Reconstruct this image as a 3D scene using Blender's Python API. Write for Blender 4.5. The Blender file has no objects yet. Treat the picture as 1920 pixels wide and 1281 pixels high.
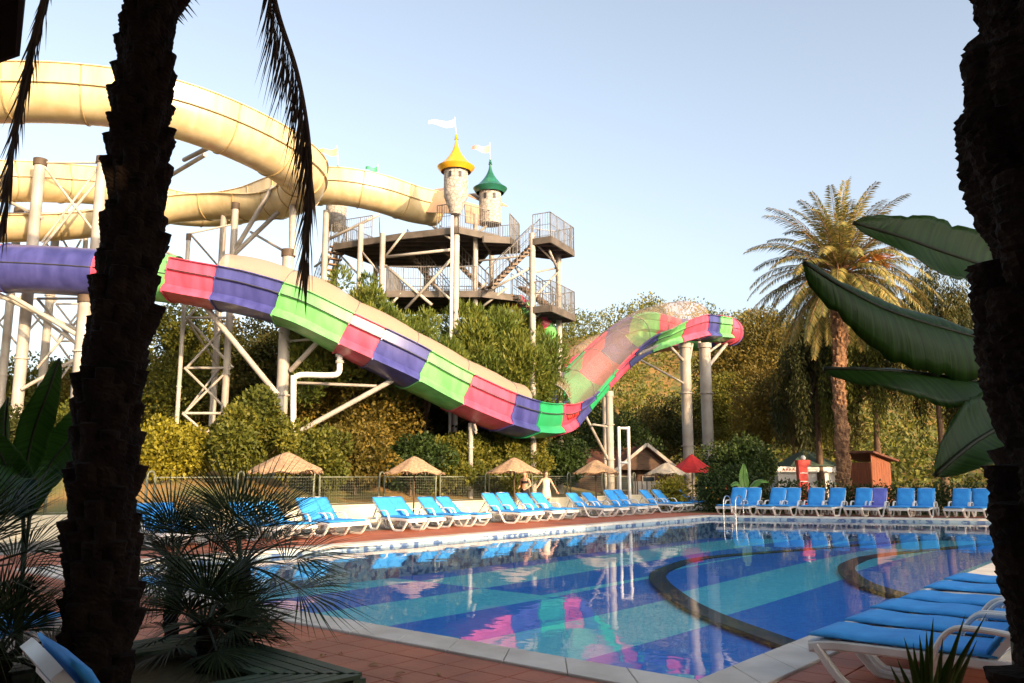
import bpy, bmesh, math, random
import numpy as np
from mathutils import Vector, Matrix
R = math.radians
random.seed(7)
rng = np.random.default_rng(7)
sc = bpy.context.scene
col = sc.collection

# ------------------------------------------------------------------ camera, sky, sun, exposure
CAM_H = 1.55
FPX = 1550.0                                  # focal length in photograph pixels (1920 wide)
PITCH = math.atan(249.5 / FPX)
cd = bpy.data.cameras.new('camera'); cam = bpy.data.objects.new('camera', cd); col.objects.link(cam)
cam.location = (0, 0, CAM_H); cam.rotation_euler = (math.pi / 2 + PITCH, 0, 0)
cd.sensor_width = 36; cd.lens = 36 * FPX / 1920; cd.clip_start = 0.05; cd.clip_end = 3000
sc.camera = cam
SUN_AZ, SUN_EL = R(143), R(16)                # azimuth from +Y towards +X
w = bpy.data.worlds.new('World'); sc.world = w; w.use_nodes = True
nt = w.node_tree; bg = nt.nodes['Background']
sky = nt.nodes.new('ShaderNodeTexSky'); sky.sky_type = 'NISHITA'; sky.sun_disc = False
sky.sun_elevation = SUN_EL; sky.sun_rotation = SUN_AZ; sky.air_density = 1.0; sky.dust_density = 4.0; sky.ozone_density = 1.0
hs_ = nt.nodes.new('ShaderNodeHueSaturation'); hs_.inputs['Saturation'].default_value = 0.66; hs_.inputs['Value'].default_value = 1.10
nt.links.new(sky.outputs[0], hs_.inputs['Color']); nt.links.new(hs_.outputs[0], bg.inputs[0]); bg.inputs[1].default_value = 0.15
sl = bpy.data.lights.new('sun', 'SUN'); sl.energy = 3.7; sl.angle = R(0.6); sl.color = (1.0, 0.70, 0.41)
sun = bpy.data.objects.new('sun', sl); col.objects.link(sun)
sdir = Vector((math.sin(SUN_AZ) * math.cos(SUN_EL), math.cos(SUN_AZ) * math.cos(SUN_EL), math.sin(SUN_EL)))
sun.rotation_euler = sdir.to_track_quat('Z', 'Y').to_euler(); sun.location = (0, 0, 60)
sc.view_settings.view_transform = 'Standard'; sc.view_settings.look = 'None'
sc.view_settings.gamma = 1; sc.view_settings.use_curve_mapping = False
sc.view_settings.exposure = 1.14

# ------------------------------------------------------------------ layout helpers (survey of the place from the photograph)
def ray(x, y):
    c, s = math.cos(PITCH), math.sin(PITCH)
    dx, dy = (x - 960) / FPX, (640.5 - y) / FPX
    return Vector((dx, c - dy * s, s + dy * c))
def P(x, y, Z):
    d = ray(x, y); return Vector((0, 0, CAM_H)) + d * (Z / d.y)
def G(x, y, z=0.0):
    d = ray(x, y); return Vector((0, 0, CAM_H)) + d * ((z - CAM_H) / d.z)
def proj(p):
    c, s = math.cos(PITCH), math.sin(PITCH)
    q = Vector(p) - Vector((0, 0, CAM_H)); dep = q.y * c + q.z * s
    return 960 + FPX * q.x / dep, 640.5 - FPX * (q.z * c - q.y * s) / dep
HD = R(40)                                    # the pool's long axis, from +Y towards +X
UA = Vector((math.sin(HD), math.cos(HD), 0)); UB = Vector((math.cos(HD), -math.sin(HD), 0))
def AB(a, b, z=0.0): return UA * a + UB * b + Vector((0, 0, z))
def solve(fn, x, lo, hi):                     # parameter at which fn(t) lies on photograph column x
    for _ in range(50):
        m = (lo + hi) / 2
        if proj(fn(m))[0] < x: lo = m
        else: hi = m
    return (lo + hi) / 2

# ------------------------------------------------------------------ mesh builder
def frame_axes(d):
    d = Vector(d).normalized()
    a = Vector((0, 0, 1)) if abs(d.z) < 0.95 else Vector((1, 0, 0))
    s = d.cross(a).normalized(); u = s.cross(d).normalized()
    return s, u
class MB:
    def __init__(self): self.v = []; self.f = []; self.m = []
    def add(self, vs, fs, mi=0):
        o = len(self.v); self.v += [tuple(p) for p in vs]
        self.f += [tuple(i + o for i in q) for q in fs]; self.m += [mi] * len(fs); return self
    def box(self, c, s, rz=0.0, M=None, mi=0):
        x, y, z = s[0] / 2, s[1] / 2, s[2] / 2
        vs = [Vector(p) for p in ((-x,-y,-z),(x,-y,-z),(x,y,-z),(-x,y,-z),(-x,-y,z),(x,-y,z),(x,y,z),(-x,y,z))]
        M = M or Matrix.Rotation(rz, 3, 'Z')
        c = Vector(c)
        return self.add([c + M @ p for p in vs], [(3,2,1,0),(4,5,6,7),(0,1,5,4),(1,2,6,5),(2,3,7,6),(3,0,4,7)], mi)
    def bar(self, p0, p1, wd, ht, mi=0):      # rectangular bar between two points
        p0, p1 = Vector(p0), Vector(p1); d = p1 - p0; s, u = frame_axes(d)
        M = Matrix((d.normalized(), s, u)).transposed()
        return self.box((p0 + p1) / 2, (d.length, wd, ht), M=M, mi=mi)
    def tube(self, pts, r, n=8, caps=True, mi=0):
        pts = [Vector(p) for p in pts]; N = len(pts)
        rs = r if isinstance(r, (list, tuple)) else [r] * N
        vs = []; prev = None
        for i, p in enumerate(pts):
            d = (pts[min(i + 1, N - 1)] - pts[max(i - 1, 0)])
            if d.length < 1e-9: d = Vector((0, 0, 1))
            d.normalize()
            if prev is None: s, u = frame_axes(d)
            else:
                s = prev - d * prev.dot(d)
                s = s.normalized() if s.length > 1e-6 else frame_axes(d)[0]
                u = s.cross(d).normalized()
            prev = s
            for k in range(n):
                t = 2 * math.pi * k / n
                vs.append(p + (s * math.cos(t) + u * math.sin(t)) * rs[i])
        fs = [(i*n+k, i*n+(k+1)%n, (i+1)*n+(k+1)%n, (i+1)*n+k) for i in range(N-1) for k in range(n)]
        if caps: fs += [tuple(range(n))[::-1], tuple((N-1)*n + k for k in range(n))]
        return self.add(vs, fs, mi)
    def lathe(self, prof, n=24, c=(0,0,0), mi=0):
        c = Vector(c); vs = []; N = len(prof)
        for r, z in prof:
            for k in range(n):
                t = 2*math.pi*k/n; vs.append(c + Vector((r*math.cos(t), r*math.sin(t), z)))
        fs = [(i*n+k, i*n+(k+1)%n, (i+1)*n+(k+1)%n, (i+1)*n+k) for i in range(N-1) for k in range(n)]
        return self.add(vs, fs, mi)
    def poly(self, pts, z0, z1, mi=0):        # prism over a polygon (counter-clockwise)
        n = len(pts); vs = [Vector((p[0], p[1], z0)) for p in pts] + [Vector((p[0], p[1], z1)) for p in pts]
        fs = [tuple(range(n))[::-1], tuple(range(n, 2*n))] + [(k, (k+1)%n, n+(k+1)%n, n+k) for k in range(n)]
        return self.add(vs, fs, mi)
    def sweep(self, pts, prof, side=(0,1,0), closed=True, caps=True, mi=0):   # profile (side, normal) along a path in a plane with fixed side vector
        pts = [Vector(p) for p in pts]; N = len(pts); n = len(prof); S = Vector(side); vs = []
        for i, p in enumerate(pts):
            d = (pts[min(i+1, N-1)] - pts[max(i-1, 0)]).normalized(); u = d.cross(S).normalized() * -1
            vs += [p + S * a + u * b for a, b in prof]
        fs = [(i*n+k, i*n+(k+1)%n, (i+1)*n+(k+1)%n, (i+1)*n+k) for i in range(N-1) for k in range(n if closed else n-1)]
        if caps: fs += [tuple(range(n))[::-1], tuple((N-1)*n+k for k in range(n))]
        return self.add(vs, fs, mi)
    def build(self, name, mats, parent=None, smooth=False, world=False, auto=None):
        me = bpy.data.meshes.new(name); v = self.v
        if parent is not None and world:
            r = parent
            while r.parent: r = r.parent
            o = r.location; v = [(p[0]-o.x, p[1]-o.y, p[2]-o.z) for p in v]
        me.from_pydata([tuple(p) for p in v], [], self.f)
        for m in (mats if isinstance(mats, (list, tuple)) else [mats]): me.materials.append(m)
        if any(self.m): me.polygons.foreach_set('material_index', self.m)
        bm = bmesh.new(); bm.from_mesh(me); bmesh.ops.recalc_face_normals(bm, faces=bm.faces); bm.to_mesh(me); bm.free()
        if smooth:
            me.polygons.foreach_set('use_smooth', [True] * len(me.polygons))
            if auto is not None: me.set_sharp_from_angle(angle=R(auto))
        me.update()
        ob = bpy.data.objects.new(name, me); col.objects.link(ob)
        if parent is not None: ob.parent = parent
        return ob
def tag(o, label, cat, group=None):
    o['label'] = label; o['category'] = cat
    if group: o['group'] = group
    return o
def thing(name, label, cat, loc=(0,0,0), rz=0.0, group=None):
    o = bpy.data.objects.new(name, None); o.empty_display_size = 0.2; col.objects.link(o)
    o.location = loc; o.rotation_euler = (0, 0, rz); return tag(o, label, cat, group)
def struct(o): o['kind'] = 'structure'; return o
def stuff(o): o['kind'] = 'stuff'; return o
def copy_tree(o, parent=None):
    c = o.copy(); col.objects.link(c); c.parent = parent
    for ch in list(o.children): copy_tree(ch, c)
    return c
def place(proto, loc, rz, label, group=None, used=set(), scale=None):
    o = proto if proto.name not in used and not used.add(proto.name) else copy_tree(proto)
    o.location = loc; o.rotation_euler = (0, 0, rz); o['label'] = label
    if scale: o.scale = scale
    if group: o['group'] = group
    return o
def spline(pts, n):                           # Catmull-Rom through points, n samples per span
    pts = [Vector(p) for p in pts]; out = []
    q = [pts[0]*2 - pts[1]] + pts + [pts[-1]*2 - pts[-2]]
    for i in range(1, len(q) - 2):
        a, b, c, d = q[i-1], q[i], q[i+1], q[i+2]
        for k in range(n):
            t = k / n
            out.append(0.5 * ((2*b) + (c-a)*t + (2*a-5*b+4*c-d)*t*t + (3*b-a-3*c+d)*t**3))
    return out + [pts[-1]]

# ------------------------------------------------------------------ procedural materials
def mat(name, c1, c2=None, scale=6.0, rough=0.6, bump=0.0, bscale=None, detail=4.0, spec=0.4, metal=0.0, stretch=None, lo=0.35, hi=0.65, coat=0.0, world=False):
    m = bpy.data.materials.new(name); m.use_nodes = True; n = m.node_tree; L = n.links
    b = n.nodes['Principled BSDF']; b.inputs['Roughness'].default_value = rough
    b.inputs['Specular IOR Level'].default_value = spec; b.inputs['Metallic'].default_value = metal
    if coat: b.inputs['Coat Weight'].default_value = coat; b.inputs['Coat Roughness'].default_value = 0.12
    c1 = (*c1, 1); c2 = (*(c2 or tuple(x * 0.72 for x in c1[:3])), 1)
    if world: vec = n.nodes.new('ShaderNodeNewGeometry').outputs['Position']
    else: vec = n.nodes.new('ShaderNodeTexCoord').outputs['Object']
    if stretch:
        mp = n.nodes.new('ShaderNodeMapping'); mp.inputs['Scale'].default_value = stretch; L.new(vec, mp.inputs[0]); vec = mp.outputs[0]
    no = n.nodes.new('ShaderNodeTexNoise'); no.inputs['Scale'].default_value = scale; no.inputs['Detail'].default_value = detail; L.new(vec, no.inputs['Vector'])
    rp = n.nodes.new('ShaderNodeValToRGB'); rp.color_ramp.elements[0].position = lo; rp.color_ramp.elements[1].position = hi
    rp.color_ramp.elements[0].color = c2; rp.color_ramp.elements[1].color = c1
    L.new(no.outputs['Fac'], rp.inputs[0]); L.new(rp.outputs[0], b.inputs['Base Color'])
    if bump:
        n2 = n.nodes.new('ShaderNodeTexNoise'); n2.inputs['Scale'].default_value = bscale or scale * 5; n2.inputs['Detail'].default_value = 5; L.new(vec, n2.inputs['Vector'])
        bp = n.nodes.new('ShaderNodeBump'); bp.inputs['Strength'].default_value = bump; bp.inputs['Distance'].default_value = 0.02
        L.new(n2.outputs['Fac'], bp.inputs['Height']); L.new(bp.outputs[0], b.inputs['Normal'])
    return m
def leafmat(name, cols, trans=0.2, rough=0.55, tint=None):     # colour varies leaf by leaf (face attribute 'var')
    m = bpy.data.materials.new(name); m.use_nodes = True; n = m.node_tree; L = n.links
    b = n.nodes['Principled BSDF']; b.inputs['Roughness'].default_value = rough; b.inputs['Specular IOR Level'].default_value = 0.25
    at = n.nodes.new('ShaderNodeAttribute'); at.attribute_name = 'var'
    rp = n.nodes.new('ShaderNodeValToRGB'); els = rp.color_ramp.elements
    els[0].color = (*cols[0], 1); els[1].color = (*cols[-1], 1)
    for i, c in enumerate(cols[1:-1]): e = els.new((i + 1) / (len(cols) - 1)); e.color = (*c, 1)
    L.new(at.outputs['Fac'], rp.inputs[0]); L.new(rp.outputs[0], b.inputs['Base Color'])
    tr = n.nodes.new('ShaderNodeBsdfTranslucent'); L.new(rp.outputs[0], tr.inputs[0])
    mx = n.nodes.new('ShaderNodeMixShader'); mx.inputs[0].default_value = trans
    L.new(b.outputs[0], mx.inputs[1]); L.new(tr.outputs[0], mx.inputs[2]); L.new(mx.outputs[0], n.nodes['Material Output'].inputs[0])
    return m
M = {}
M['soil'] = mat('dry_soil', (0.16, 0.11, 0.05), (0.08, 0.09, 0.03), 0.6, 0.95, 0.5, 20, world=True)
M['bank'] = mat('dry_grass_bank', (0.30, 0.17, 0.05), (0.13, 0.13, 0.035), 0.55, 0.95, 0.7, 25, world=True, lo=0.4, hi=0.6)
M['grey'] = mat('grey_paving', (0.26, 0.24, 0.21), (0.19, 0.17, 0.15), 1.2, 0.8, 0.2, 30, world=True)
M['stone'] = mat('white_coping_stone', (0.66, 0.62, 0.56), (0.50, 0.46, 0.40), 2.2, 0.5, 0.12, 30, world=True)
M['wall'] = mat('cream_render', (0.70, 0.63, 0.47), (0.55, 0.48, 0.34), 0.8, 0.85, 0.3, 18, world=True)
M['white_plastic'] = mat('white_resin', (0.78, 0.77, 0.74), (0.66, 0.65, 0.61), 5, 0.38, 0.0)
M['blue_cloth'] = mat('blue_cushion', (0.045, 0.35, 0.80), (0.032, 0.27, 0.70), 5, 0.75, 0.15, 60)
M['purple_cloth'] = mat('violet_cushion', (0.16, 0.19, 0.62), (0.12, 0.14, 0.50), 5, 0.75, 0.15, 60)
M['steel'] = mat('cream_painted_steel', (0.42, 0.38, 0.33), (0.27, 0.23, 0.19), 1.1, 0.5, 0.05, 12, lo=0.3, hi=0.62)
M['galv'] = mat('galvanised_steel', (0.27, 0.25, 0.23), (0.18, 0.165, 0.15), 3, 0.45, 0.0, metal=0.3)
M['deckdark'] = mat('dark_deck_steel', (0.10, 0.085, 0.07), (0.06, 0.05, 0.04), 2, 0.7)
M['beige'] = mat('beige_fibreglass', (0.64, 0.52, 0.30), (0.54, 0.41, 0.21), 1.3, 0.38, 0.0, stretch=(2, 2, 0.35), coat=0.3)
M['beige_rib'] = mat('beige_flange', (0.50, 0.36, 0.16), (0.36, 0.25, 0.11), 2, 0.5)
M['s_green'] = mat('green_fibreglass', (0.18, 0.50, 0.16), (0.11, 0.36, 0.10), 1.2, 0.34, stretch=(2.2, 2.2, 0.5), coat=0.18)
M['s_darkgreen'] = mat('deep_green_fibreglass', (0.03, 0.36, 0.14), (0.02, 0.28, 0.10), 1.0, 0.3, coat=0.18)
M['s_pink'] = mat('pink_fibreglass', (0.64, 0.09, 0.16), (0.46, 0.055, 0.095), 1.2, 0.34, stretch=(2.2, 2.2, 0.5), coat=0.18)
M['s_blue'] = mat('violet_blue_fibreglass', (0.068, 0.070, 0.25), (0.038, 0.040, 0.165), 1.2, 0.32, stretch=(2.2, 2.2, 0.5), coat=0.2)
M['s_seam'] = mat('dark_seam', (0.05, 0.045, 0.05), (0.03, 0.03, 0.03), 3, 0.6)
M['wood_dark'] = mat('dark_timber', (0.10, 0.055, 0.03), (0.06, 0.03, 0.018), 3, 0.7, 0.3, 20, stretch=(1, 1, 6))
M['wood_red'] = mat('red_brown_timber', (0.24, 0.075, 0.03), (0.15, 0.045, 0.02), 3, 0.7, 0.3, 20, stretch=(6, 6, 0.6))
M['wood_green'] = mat('green_painted_slat', (0.055, 0.10, 0.055), (0.035, 0.06, 0.035), 3, 0.55, 0.25, 25)
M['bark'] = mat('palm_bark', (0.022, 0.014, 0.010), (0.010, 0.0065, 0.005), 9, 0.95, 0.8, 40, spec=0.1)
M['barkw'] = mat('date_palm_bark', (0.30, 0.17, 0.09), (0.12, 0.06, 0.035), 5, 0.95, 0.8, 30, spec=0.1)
M['trunk'] = mat('tree_bark', (0.17, 0.11, 0.07), (0.09, 0.06, 0.04), 6, 0.95, 0.6, 30, stretch=(3, 3, 0.5), spec=0.1)
M['rooftile'] = mat('brown_roof_tiles', (0.15, 0.055, 0.032), (0.08, 0.032, 0.022), 5, 0.85, 0.5, 20)
M['thatch'] = mat('straw_thatch', (0.50, 0.33, 0.20), (0.33, 0.20, 0.11), 14, 0.95, 0.9, 60, stretch=(1, 1, 0.3))
M['thatch_pale'] = mat('pale_straw_thatch', (0.55, 0.47, 0.36), (0.40, 0.33, 0.24), 14, 0.95, 0.9, 60, stretch=(1, 1, 0.3))
M['pole_dark'] = mat('brown_pole', (0.10, 0.065, 0.04), (0.06, 0.04, 0.025), 4, 0.7)
M['red_cloth'] = mat('red_canvas', (0.45, 0.02, 0.02), (0.34, 0.015, 0.015), 3, 0.8, 0.1, 30)
M['green_cloth'] = mat('green_canvas', (0.075, 0.11, 0.075), (0.05, 0.08, 0.055), 3, 0.8, 0.1, 30)
M['dark_cloth'] = mat('charcoal_canvas', (0.03, 0.028, 0.026), (0.02, 0.018, 0.018), 3, 0.9, 0.1, 30)
M['white_paint'] = mat('white_paint', (0.74, 0.72, 0.68), (0.62, 0.60, 0.55), 2, 0.55)
M['red_paint'] = mat('red_enamel', (0.55, 0.04, 0.03), (0.40, 0.03, 0.02), 3, 0.4)
M['orange_panel'] = mat('orange_varnished_board', (0.75, 0.22, 0.04), (0.60, 0.14, 0.03), 3, 0.4, stretch=(8, 8, 0.6))  # orange of low sun on the hut's side, put into the board colour
M['yellow_roof'] = mat('yellow_fibreglass', (0.80, 0.44, 0.02), (0.68, 0.32, 0.015), 2, 0.32, coat=0.3)
M['green_roof'] = mat('bottle_green_fibreglass', (0.02, 0.15, 0.09), (0.015, 0.10, 0.06), 2, 0.32, coat=0.3)
M['tan_roof'] = mat('tan_canopy', (0.48, 0.33, 0.22), (0.36, 0.24, 0.16), 1.5, 0.8)
M['chrome'] = mat('polished_steel', (0.75, 0.75, 0.76), (0.65, 0.65, 0.66), 2, 0.12, metal=1.0)
M['glass'] = mat('window_glass', (0.03, 0.04, 0.05), (0.02, 0.025, 0.03), 2, 0.08, spec=0.8)
M['facade'] = mat('hotel_render', (0.50, 0.40, 0.28), (0.42, 0.33, 0.22), 1, 0.9)
for k, c in dict(flag_white=(0.75, 0.76, 0.72), flag_pink=(0.80, 0.45, 0.36), flag_yellow=(0.80, 0.75, 0.25), flag_green=(0.10, 0.55, 0.25)).items(): M[k] = mat(k, c, tuple(x * 0.85 for x in c), 3, 0.8)
def stone_turret():
    m = mat('painted_stonework', (0.52, 0.47, 0.40), (0.34, 0.31, 0.27), 7, 0.8, 0.2)
    n = m.node_tree; L = n.links; b = n.nodes['Principled BSDF']; rp = [q for q in n.nodes if q.type == 'VALTORGB'][0]
    vo = n.nodes.new('ShaderNodeTexVoronoi'); vo.inputs['Scale'].default_value = 5.5; vo.feature = 'DISTANCE_TO_EDGE'
    tc = [q for q in n.nodes if q.type == 'TEX_COORD'][0]; L.new(tc.outputs['Object'], vo.inputs['Vector'])
    r2 = n.nodes.new('ShaderNodeValToRGB'); r2.color_ramp.elements[0].position = 0.0; r2.color_ramp.elements[1].position = 0.12
    L.new(vo.outputs['Distance'], r2.inputs[0])
    mx = n.nodes.new('ShaderNodeMixRGB'); mx.inputs[1].default_value = (0.20, 0.17, 0.15, 1); L.new(r2.outputs[0], mx.inputs[0]); L.new(rp.outputs[0], mx.inputs[2]); L.new(mx.outputs[0], b.inputs['Base Color'])
    return m
M['turret'] = stone_turret()
def net_mat(name, alpha):
    m = bpy.data.materials.new(name); m.use_nodes = True; n = m.node_tree; L = n.links
    b = n.nodes['Principled BSDF']; b.inputs['Base Color'].default_value = (0.60, 0.44, 0.32, 1); b.inputs['Roughness'].default_value = 0.9
    tl = n.nodes.new('ShaderNodeBsdfTranslucent'); tl.inputs[0].default_value = (0.60, 0.44, 0.32, 1)
    ms = n.nodes.new('ShaderNodeMixShader'); ms.inputs[0].default_value = 0.4; L.new(b.outputs[0], ms.inputs[1]); L.new(tl.outputs[0], ms.inputs[2])
    tr = n.nodes.new('ShaderNodeBsdfTransparent'); tc = n.nodes.new('ShaderNodeTexCoord')
    no = n.nodes.new('ShaderNodeTexNoise'); no.inputs['Scale'].default_value = 18; L.new(tc.outputs['Object'], no.inputs['Vector'])
    mr = n.nodes.new('ShaderNodeMapRange'); mr.inputs[1].default_value = 0.3; mr.inputs[2].default_value = 0.7; mr.inputs[3].default_value = alpha - 0.02; mr.inputs[4].default_value = alpha + 0.02
    L.new(no.outputs['Fac'], mr.inputs[0])
    mx = n.nodes.new('ShaderNodeMixShader'); L.new(mr.outputs[0], mx.inputs[0]); L.new(tr.outputs[0], mx.inputs[1]); L.new(ms.outputs[0], mx.inputs[2]); L.new(mx.outputs[0], n.nodes['Material Output'].inputs[0])
    return m
M['net'] = net_mat('dense_netting', 0.76); M['net_thin'] = net_mat('thin_netting', 0.32)
def tile_mat(name, cols, grout, size, rough=0.45):           # small square tiles in the pool's frame; colour by material, joints by brick node
    m = bpy.data.materials.new(name); m.use_nodes = True; n = m.node_tree; L = n.links
    b = n.nodes['Principled BSDF']; b.inputs['Roughness'].default_value = rough
    g = n.nodes.new('ShaderNodeNewGeometry'); mp = n.nodes.new('ShaderNodeMapping'); mp.vector_type = 'POINT'
    mp.inputs['Rotation'].default_value = (0, 0, HD); L.new(g.outputs['Position'], mp.inputs[0])
    br = n.nodes.new('ShaderNodeTexBrick'); br.offset = 0.0; br.inputs['Scale'].default_value = 1; br.inputs['Brick Width'].default_value = size; br.inputs['Row Height'].default_value = size
    br.inputs['Mortar Size'].default_value = size * 0.02; br.inputs['Color1'].default_value = (*cols[0], 1); br.inputs['Color2'].default_value = (*cols[1], 1); br.inputs['Mortar'].default_value = (*grout, 1)
    L.new(mp.outputs[0], br.inputs['Vector'])
    no = n.nodes.new('ShaderNodeTexNoise'); no.inputs['Scale'].default_value = 0.9; no.inputs['Detail'].default_value = 5; L.new(g.outputs['Position'], no.inputs['Vector'])
    mx = n.nodes.new('ShaderNodeMixRGB'); mx.blend_type = 'MULTIPLY'; mx.inputs[0].default_value = 0.6
    r2 = n.nodes.new('ShaderNodeValToRGB'); r2.color_ramp.elements[0].position = 0.3; r2.color_ramp.elements[1].position = 0.65; r2.color_ramp.elements[0].color = (0.55, 0.5, 0.48, 1)
    L.new(no.outputs['Fac'], r2.inputs[0]); L.new(br.outputs['Color'], mx.inputs[1]); L.new(r2.outputs[0], mx.inputs[2]); L.new(mx.outputs[0], b.inputs['Base Color'])
    return m
M['deck'] = tile_mat('terracotta_paving', [(0.50, 0.135, 0.06), (0.43, 0.11, 0.05)], (0.20, 0.10, 0.07), 0.33, 0.6)
M['tile'] = mat('terracotta_tile', (0.46, 0.13, 0.06), (0.30, 0.08, 0.04), 1.6, 0.55, 0.2, 30, world=True)
def pool_floor_mat():
    m = bpy.data.materials.new('pool_mosaic'); m.use_nodes = True; n = m.node_tree; L = n.links
    b = n.nodes['Principled BSDF']; b.inputs['Roughness'].default_value = 0.5
    g = n.nodes.new('ShaderNodeNewGeometry'); mp = n.nodes.new('ShaderNodeMapping'); mp.inputs['Rotation'].default_value = (0, 0, HD); L.new(g.outputs['Position'], mp.inputs[0])
    sp = n.nodes.new('ShaderNodeSeparateXYZ'); L.new(mp.outputs[0], sp.inputs[0])      # x = across (b), y = along (a)
    def mth(op, a, bb, c=None):
        q = n.nodes.new('ShaderNodeMath'); q.operation = op
        for i, v in enumerate((a, bb, c)):
            if v is None: continue
            if isinstance(v, (int, float)): q.inputs[i].default_value = v
            else: L.new(v, q.inputs[i])
        return q.outputs[0]
    bb, aa = sp.outputs[0], sp.outputs[1]
    shift = mth('MULTIPLY', mth('GREATER_THAN', aa, 13.3), mth('MULTIPLY', mth('LESS_THAN', bb, -10.4), 1.875))
    wob = mth('MULTIPLY', mth('SINE', mth('MULTIPLY', aa, 0.35), 0.0), 0.1)
    t = mth('FRACT', mth('DIVIDE', mth('ADD', mth('ADD', bb, shift), mth('ADD', wob, 37.5 + 12.075)), 3.75), 0)
    dark = mth('GREATER_THAN', t, 0.5)
    vo = n.nodes.new('ShaderNodeTexVoronoi'); vo.inputs['Scale'].default_value = 14; L.new(mp.outputs[0], vo.inputs['Vector'])
    no = n.nodes.new('ShaderNodeTexNoise'); no.inputs['Scale'].default_value = 0.7; no.inputs['Detail'].default_value = 4; L.new(mp.outputs[0], no.inputs['Vector'])
    def two(c1, c2):
        x = n.nodes.new('ShaderNodeMixRGB'); x.inputs[1].default_value = (*c1, 1); x.inputs[2].default_value = (*c2, 1); L.new(vo.outputs['Color'], x.inputs[0]); return x.outputs[0]
    mx = n.nodes.new('ShaderNodeMixRGB'); L.new(dark, mx.inputs[0]); L.new(two((0.06, 0.60, 0.76), (0.20, 0.80, 0.88)), mx.inputs[1]); L.new(two((0.008, 0.15, 0.66), (0.03, 0.26, 0.80)), mx.inputs[2])
    m2 = n.nodes.new('ShaderNodeMixRGB'); m2.blend_type = 'MULTIPLY'; m2.inputs[0].default_value = 0.2; L.new(mx.outputs[0], m2.inputs[1]); L.new(no.outputs['Fac'], m2.inputs[2])
    L.new(m2.outputs[0], b.inputs['Base Color'])
    return m
M['pool'] = pool_floor_mat()
M['poolwall'] = mat('pool_wall_mosaic', (0.34, 0.44, 0.50), (0.08, 0.14, 0.28), 6, 0.4, lo=0.42, hi=0.52, world=True, detail=1)
M['poolband'] = mat('brown_band_tile', (0.045, 0.035, 0.025), (0.02, 0.018, 0.018), 4, 0.5, world=True)
def water_mat():
    m = bpy.data.materials.new('pool_water'); m.use_nodes = True; n = m.node_tree; L = n.links
    n.nodes.remove(n.nodes['Principled BSDF'])
    tr = n.nodes.new('ShaderNodeBsdfTransparent'); tr.inputs[0].default_value = (0.90, 0.97, 0.99, 1)
    gl = n.nodes.new('ShaderNodeBsdfGlossy'); gl.inputs['Roughness'].default_value = 0.015; gl.inputs[0].default_value = (1, 1, 1, 1)
    fr = n.nodes.new('ShaderNodeFresnel'); fr.inputs[0].default_value = 1.14
    g = n.nodes.new('ShaderNodeNewGeometry'); no = n.nodes.new('ShaderNodeTexNoise'); no.inputs['Scale'].default_value = 1.7; no.inputs['Detail'].default_value = 3.0; L.new(g.outputs['Position'], no.inputs['Vector'])
    bp = n.nodes.new('ShaderNodeBump'); bp.inputs['Strength'].default_value = 0.065; bp.inputs['Distance'].default_value = 0.05; L.new(no.outputs['Fac'], bp.inputs['Height'])
    L.new(bp.outputs[0], gl.inputs['Normal']); L.new(bp.outputs[0], fr.inputs['Normal'])
    mx = n.nodes.new('ShaderNodeMixShader'); L.new(fr.outputs[0], mx.inputs[0]); L.new(tr.outputs[0], mx.inputs[1]); L.new(gl.outputs[0], mx.inputs[2]); L.new(mx.outputs[0], n.nodes['Material Output'].inputs[0])
    return m
M['water'] = water_mat()
M['skin'] = mat('skin', (0.62, 0.36, 0.24), (0.55, 0.30, 0.20), 4, 0.55)
M['hair'] = mat('brown_hair', (0.11, 0.05, 0.025), (0.06, 0.03, 0.015), 12, 0.6, stretch=(1, 1, 0.2))
M['hair_fair'] = mat('fair_hair', (0.42, 0.25, 0.10), (0.30, 0.16, 0.06), 12, 0.6, stretch=(1, 1, 0.2))
M['dress'] = mat('cream_cloth', (0.70, 0.62, 0.48), (0.60, 0.52, 0.40), 5, 0.85)
M['shorts'] = mat('black_cloth', (0.02, 0.02, 0.025), (0.012, 0.012, 0.015), 5, 0.85)
M['eye'] = mat('dark_eye', (0.02, 0.012, 0.01), (0.015, 0.01, 0.01), 5, 0.3)
M['lips'] = mat('lips', (0.45, 0.14, 0.11), (0.40, 0.12, 0.10), 5, 0.5)
# foliage: leaf by leaf colours
M['lf_pine'] = leafmat('pine_needles', [(0.045, 0.075, 0.012), (0.10, 0.13, 0.018), (0.19, 0.18, 0.025)])
M['lf_dark'] = leafmat('dark_leaves', [(0.018, 0.026, 0.006), (0.045, 0.050, 0.010), (0.12, 0.09, 0.015)])
M['lf_brown'] = leafmat('russet_leaves', [(0.040, 0.040, 0.008), (0.115, 0.088, 0.013), (0.23, 0.145, 0.02)])
M['lf_gold'] = leafmat('golden_leaves', [(0.09, 0.085, 0.008), (0.21, 0.185, 0.014), (0.38, 0.32, 0.03)])
M['lf_olive'] = leafmat('olive_leaves', [(0.036, 0.050, 0.008), (0.105, 0.112, 0.015), (0.21, 0.18, 0.022)])
M['lf_hedge'] = leafmat('hedge_leaves', [(0.012, 0.026, 0.006), (0.028, 0.050, 0.010), (0.055, 0.085, 0.015)])
M['lf_flower'] = leafmat('hedge_blossom', [(0.45, 0.06, 0.05), (0.5, 0.25, 0.05), (0.6, 0.45, 0.06)])
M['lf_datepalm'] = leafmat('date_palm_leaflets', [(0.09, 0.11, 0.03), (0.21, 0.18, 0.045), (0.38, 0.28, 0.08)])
M['lf_fan'] = leafmat('fan_palm_leaflets', [(0.012, 0.022, 0.008), (0.025, 0.042, 0.013), (0.05, 0.075, 0.022)], trans=0.15)
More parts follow.
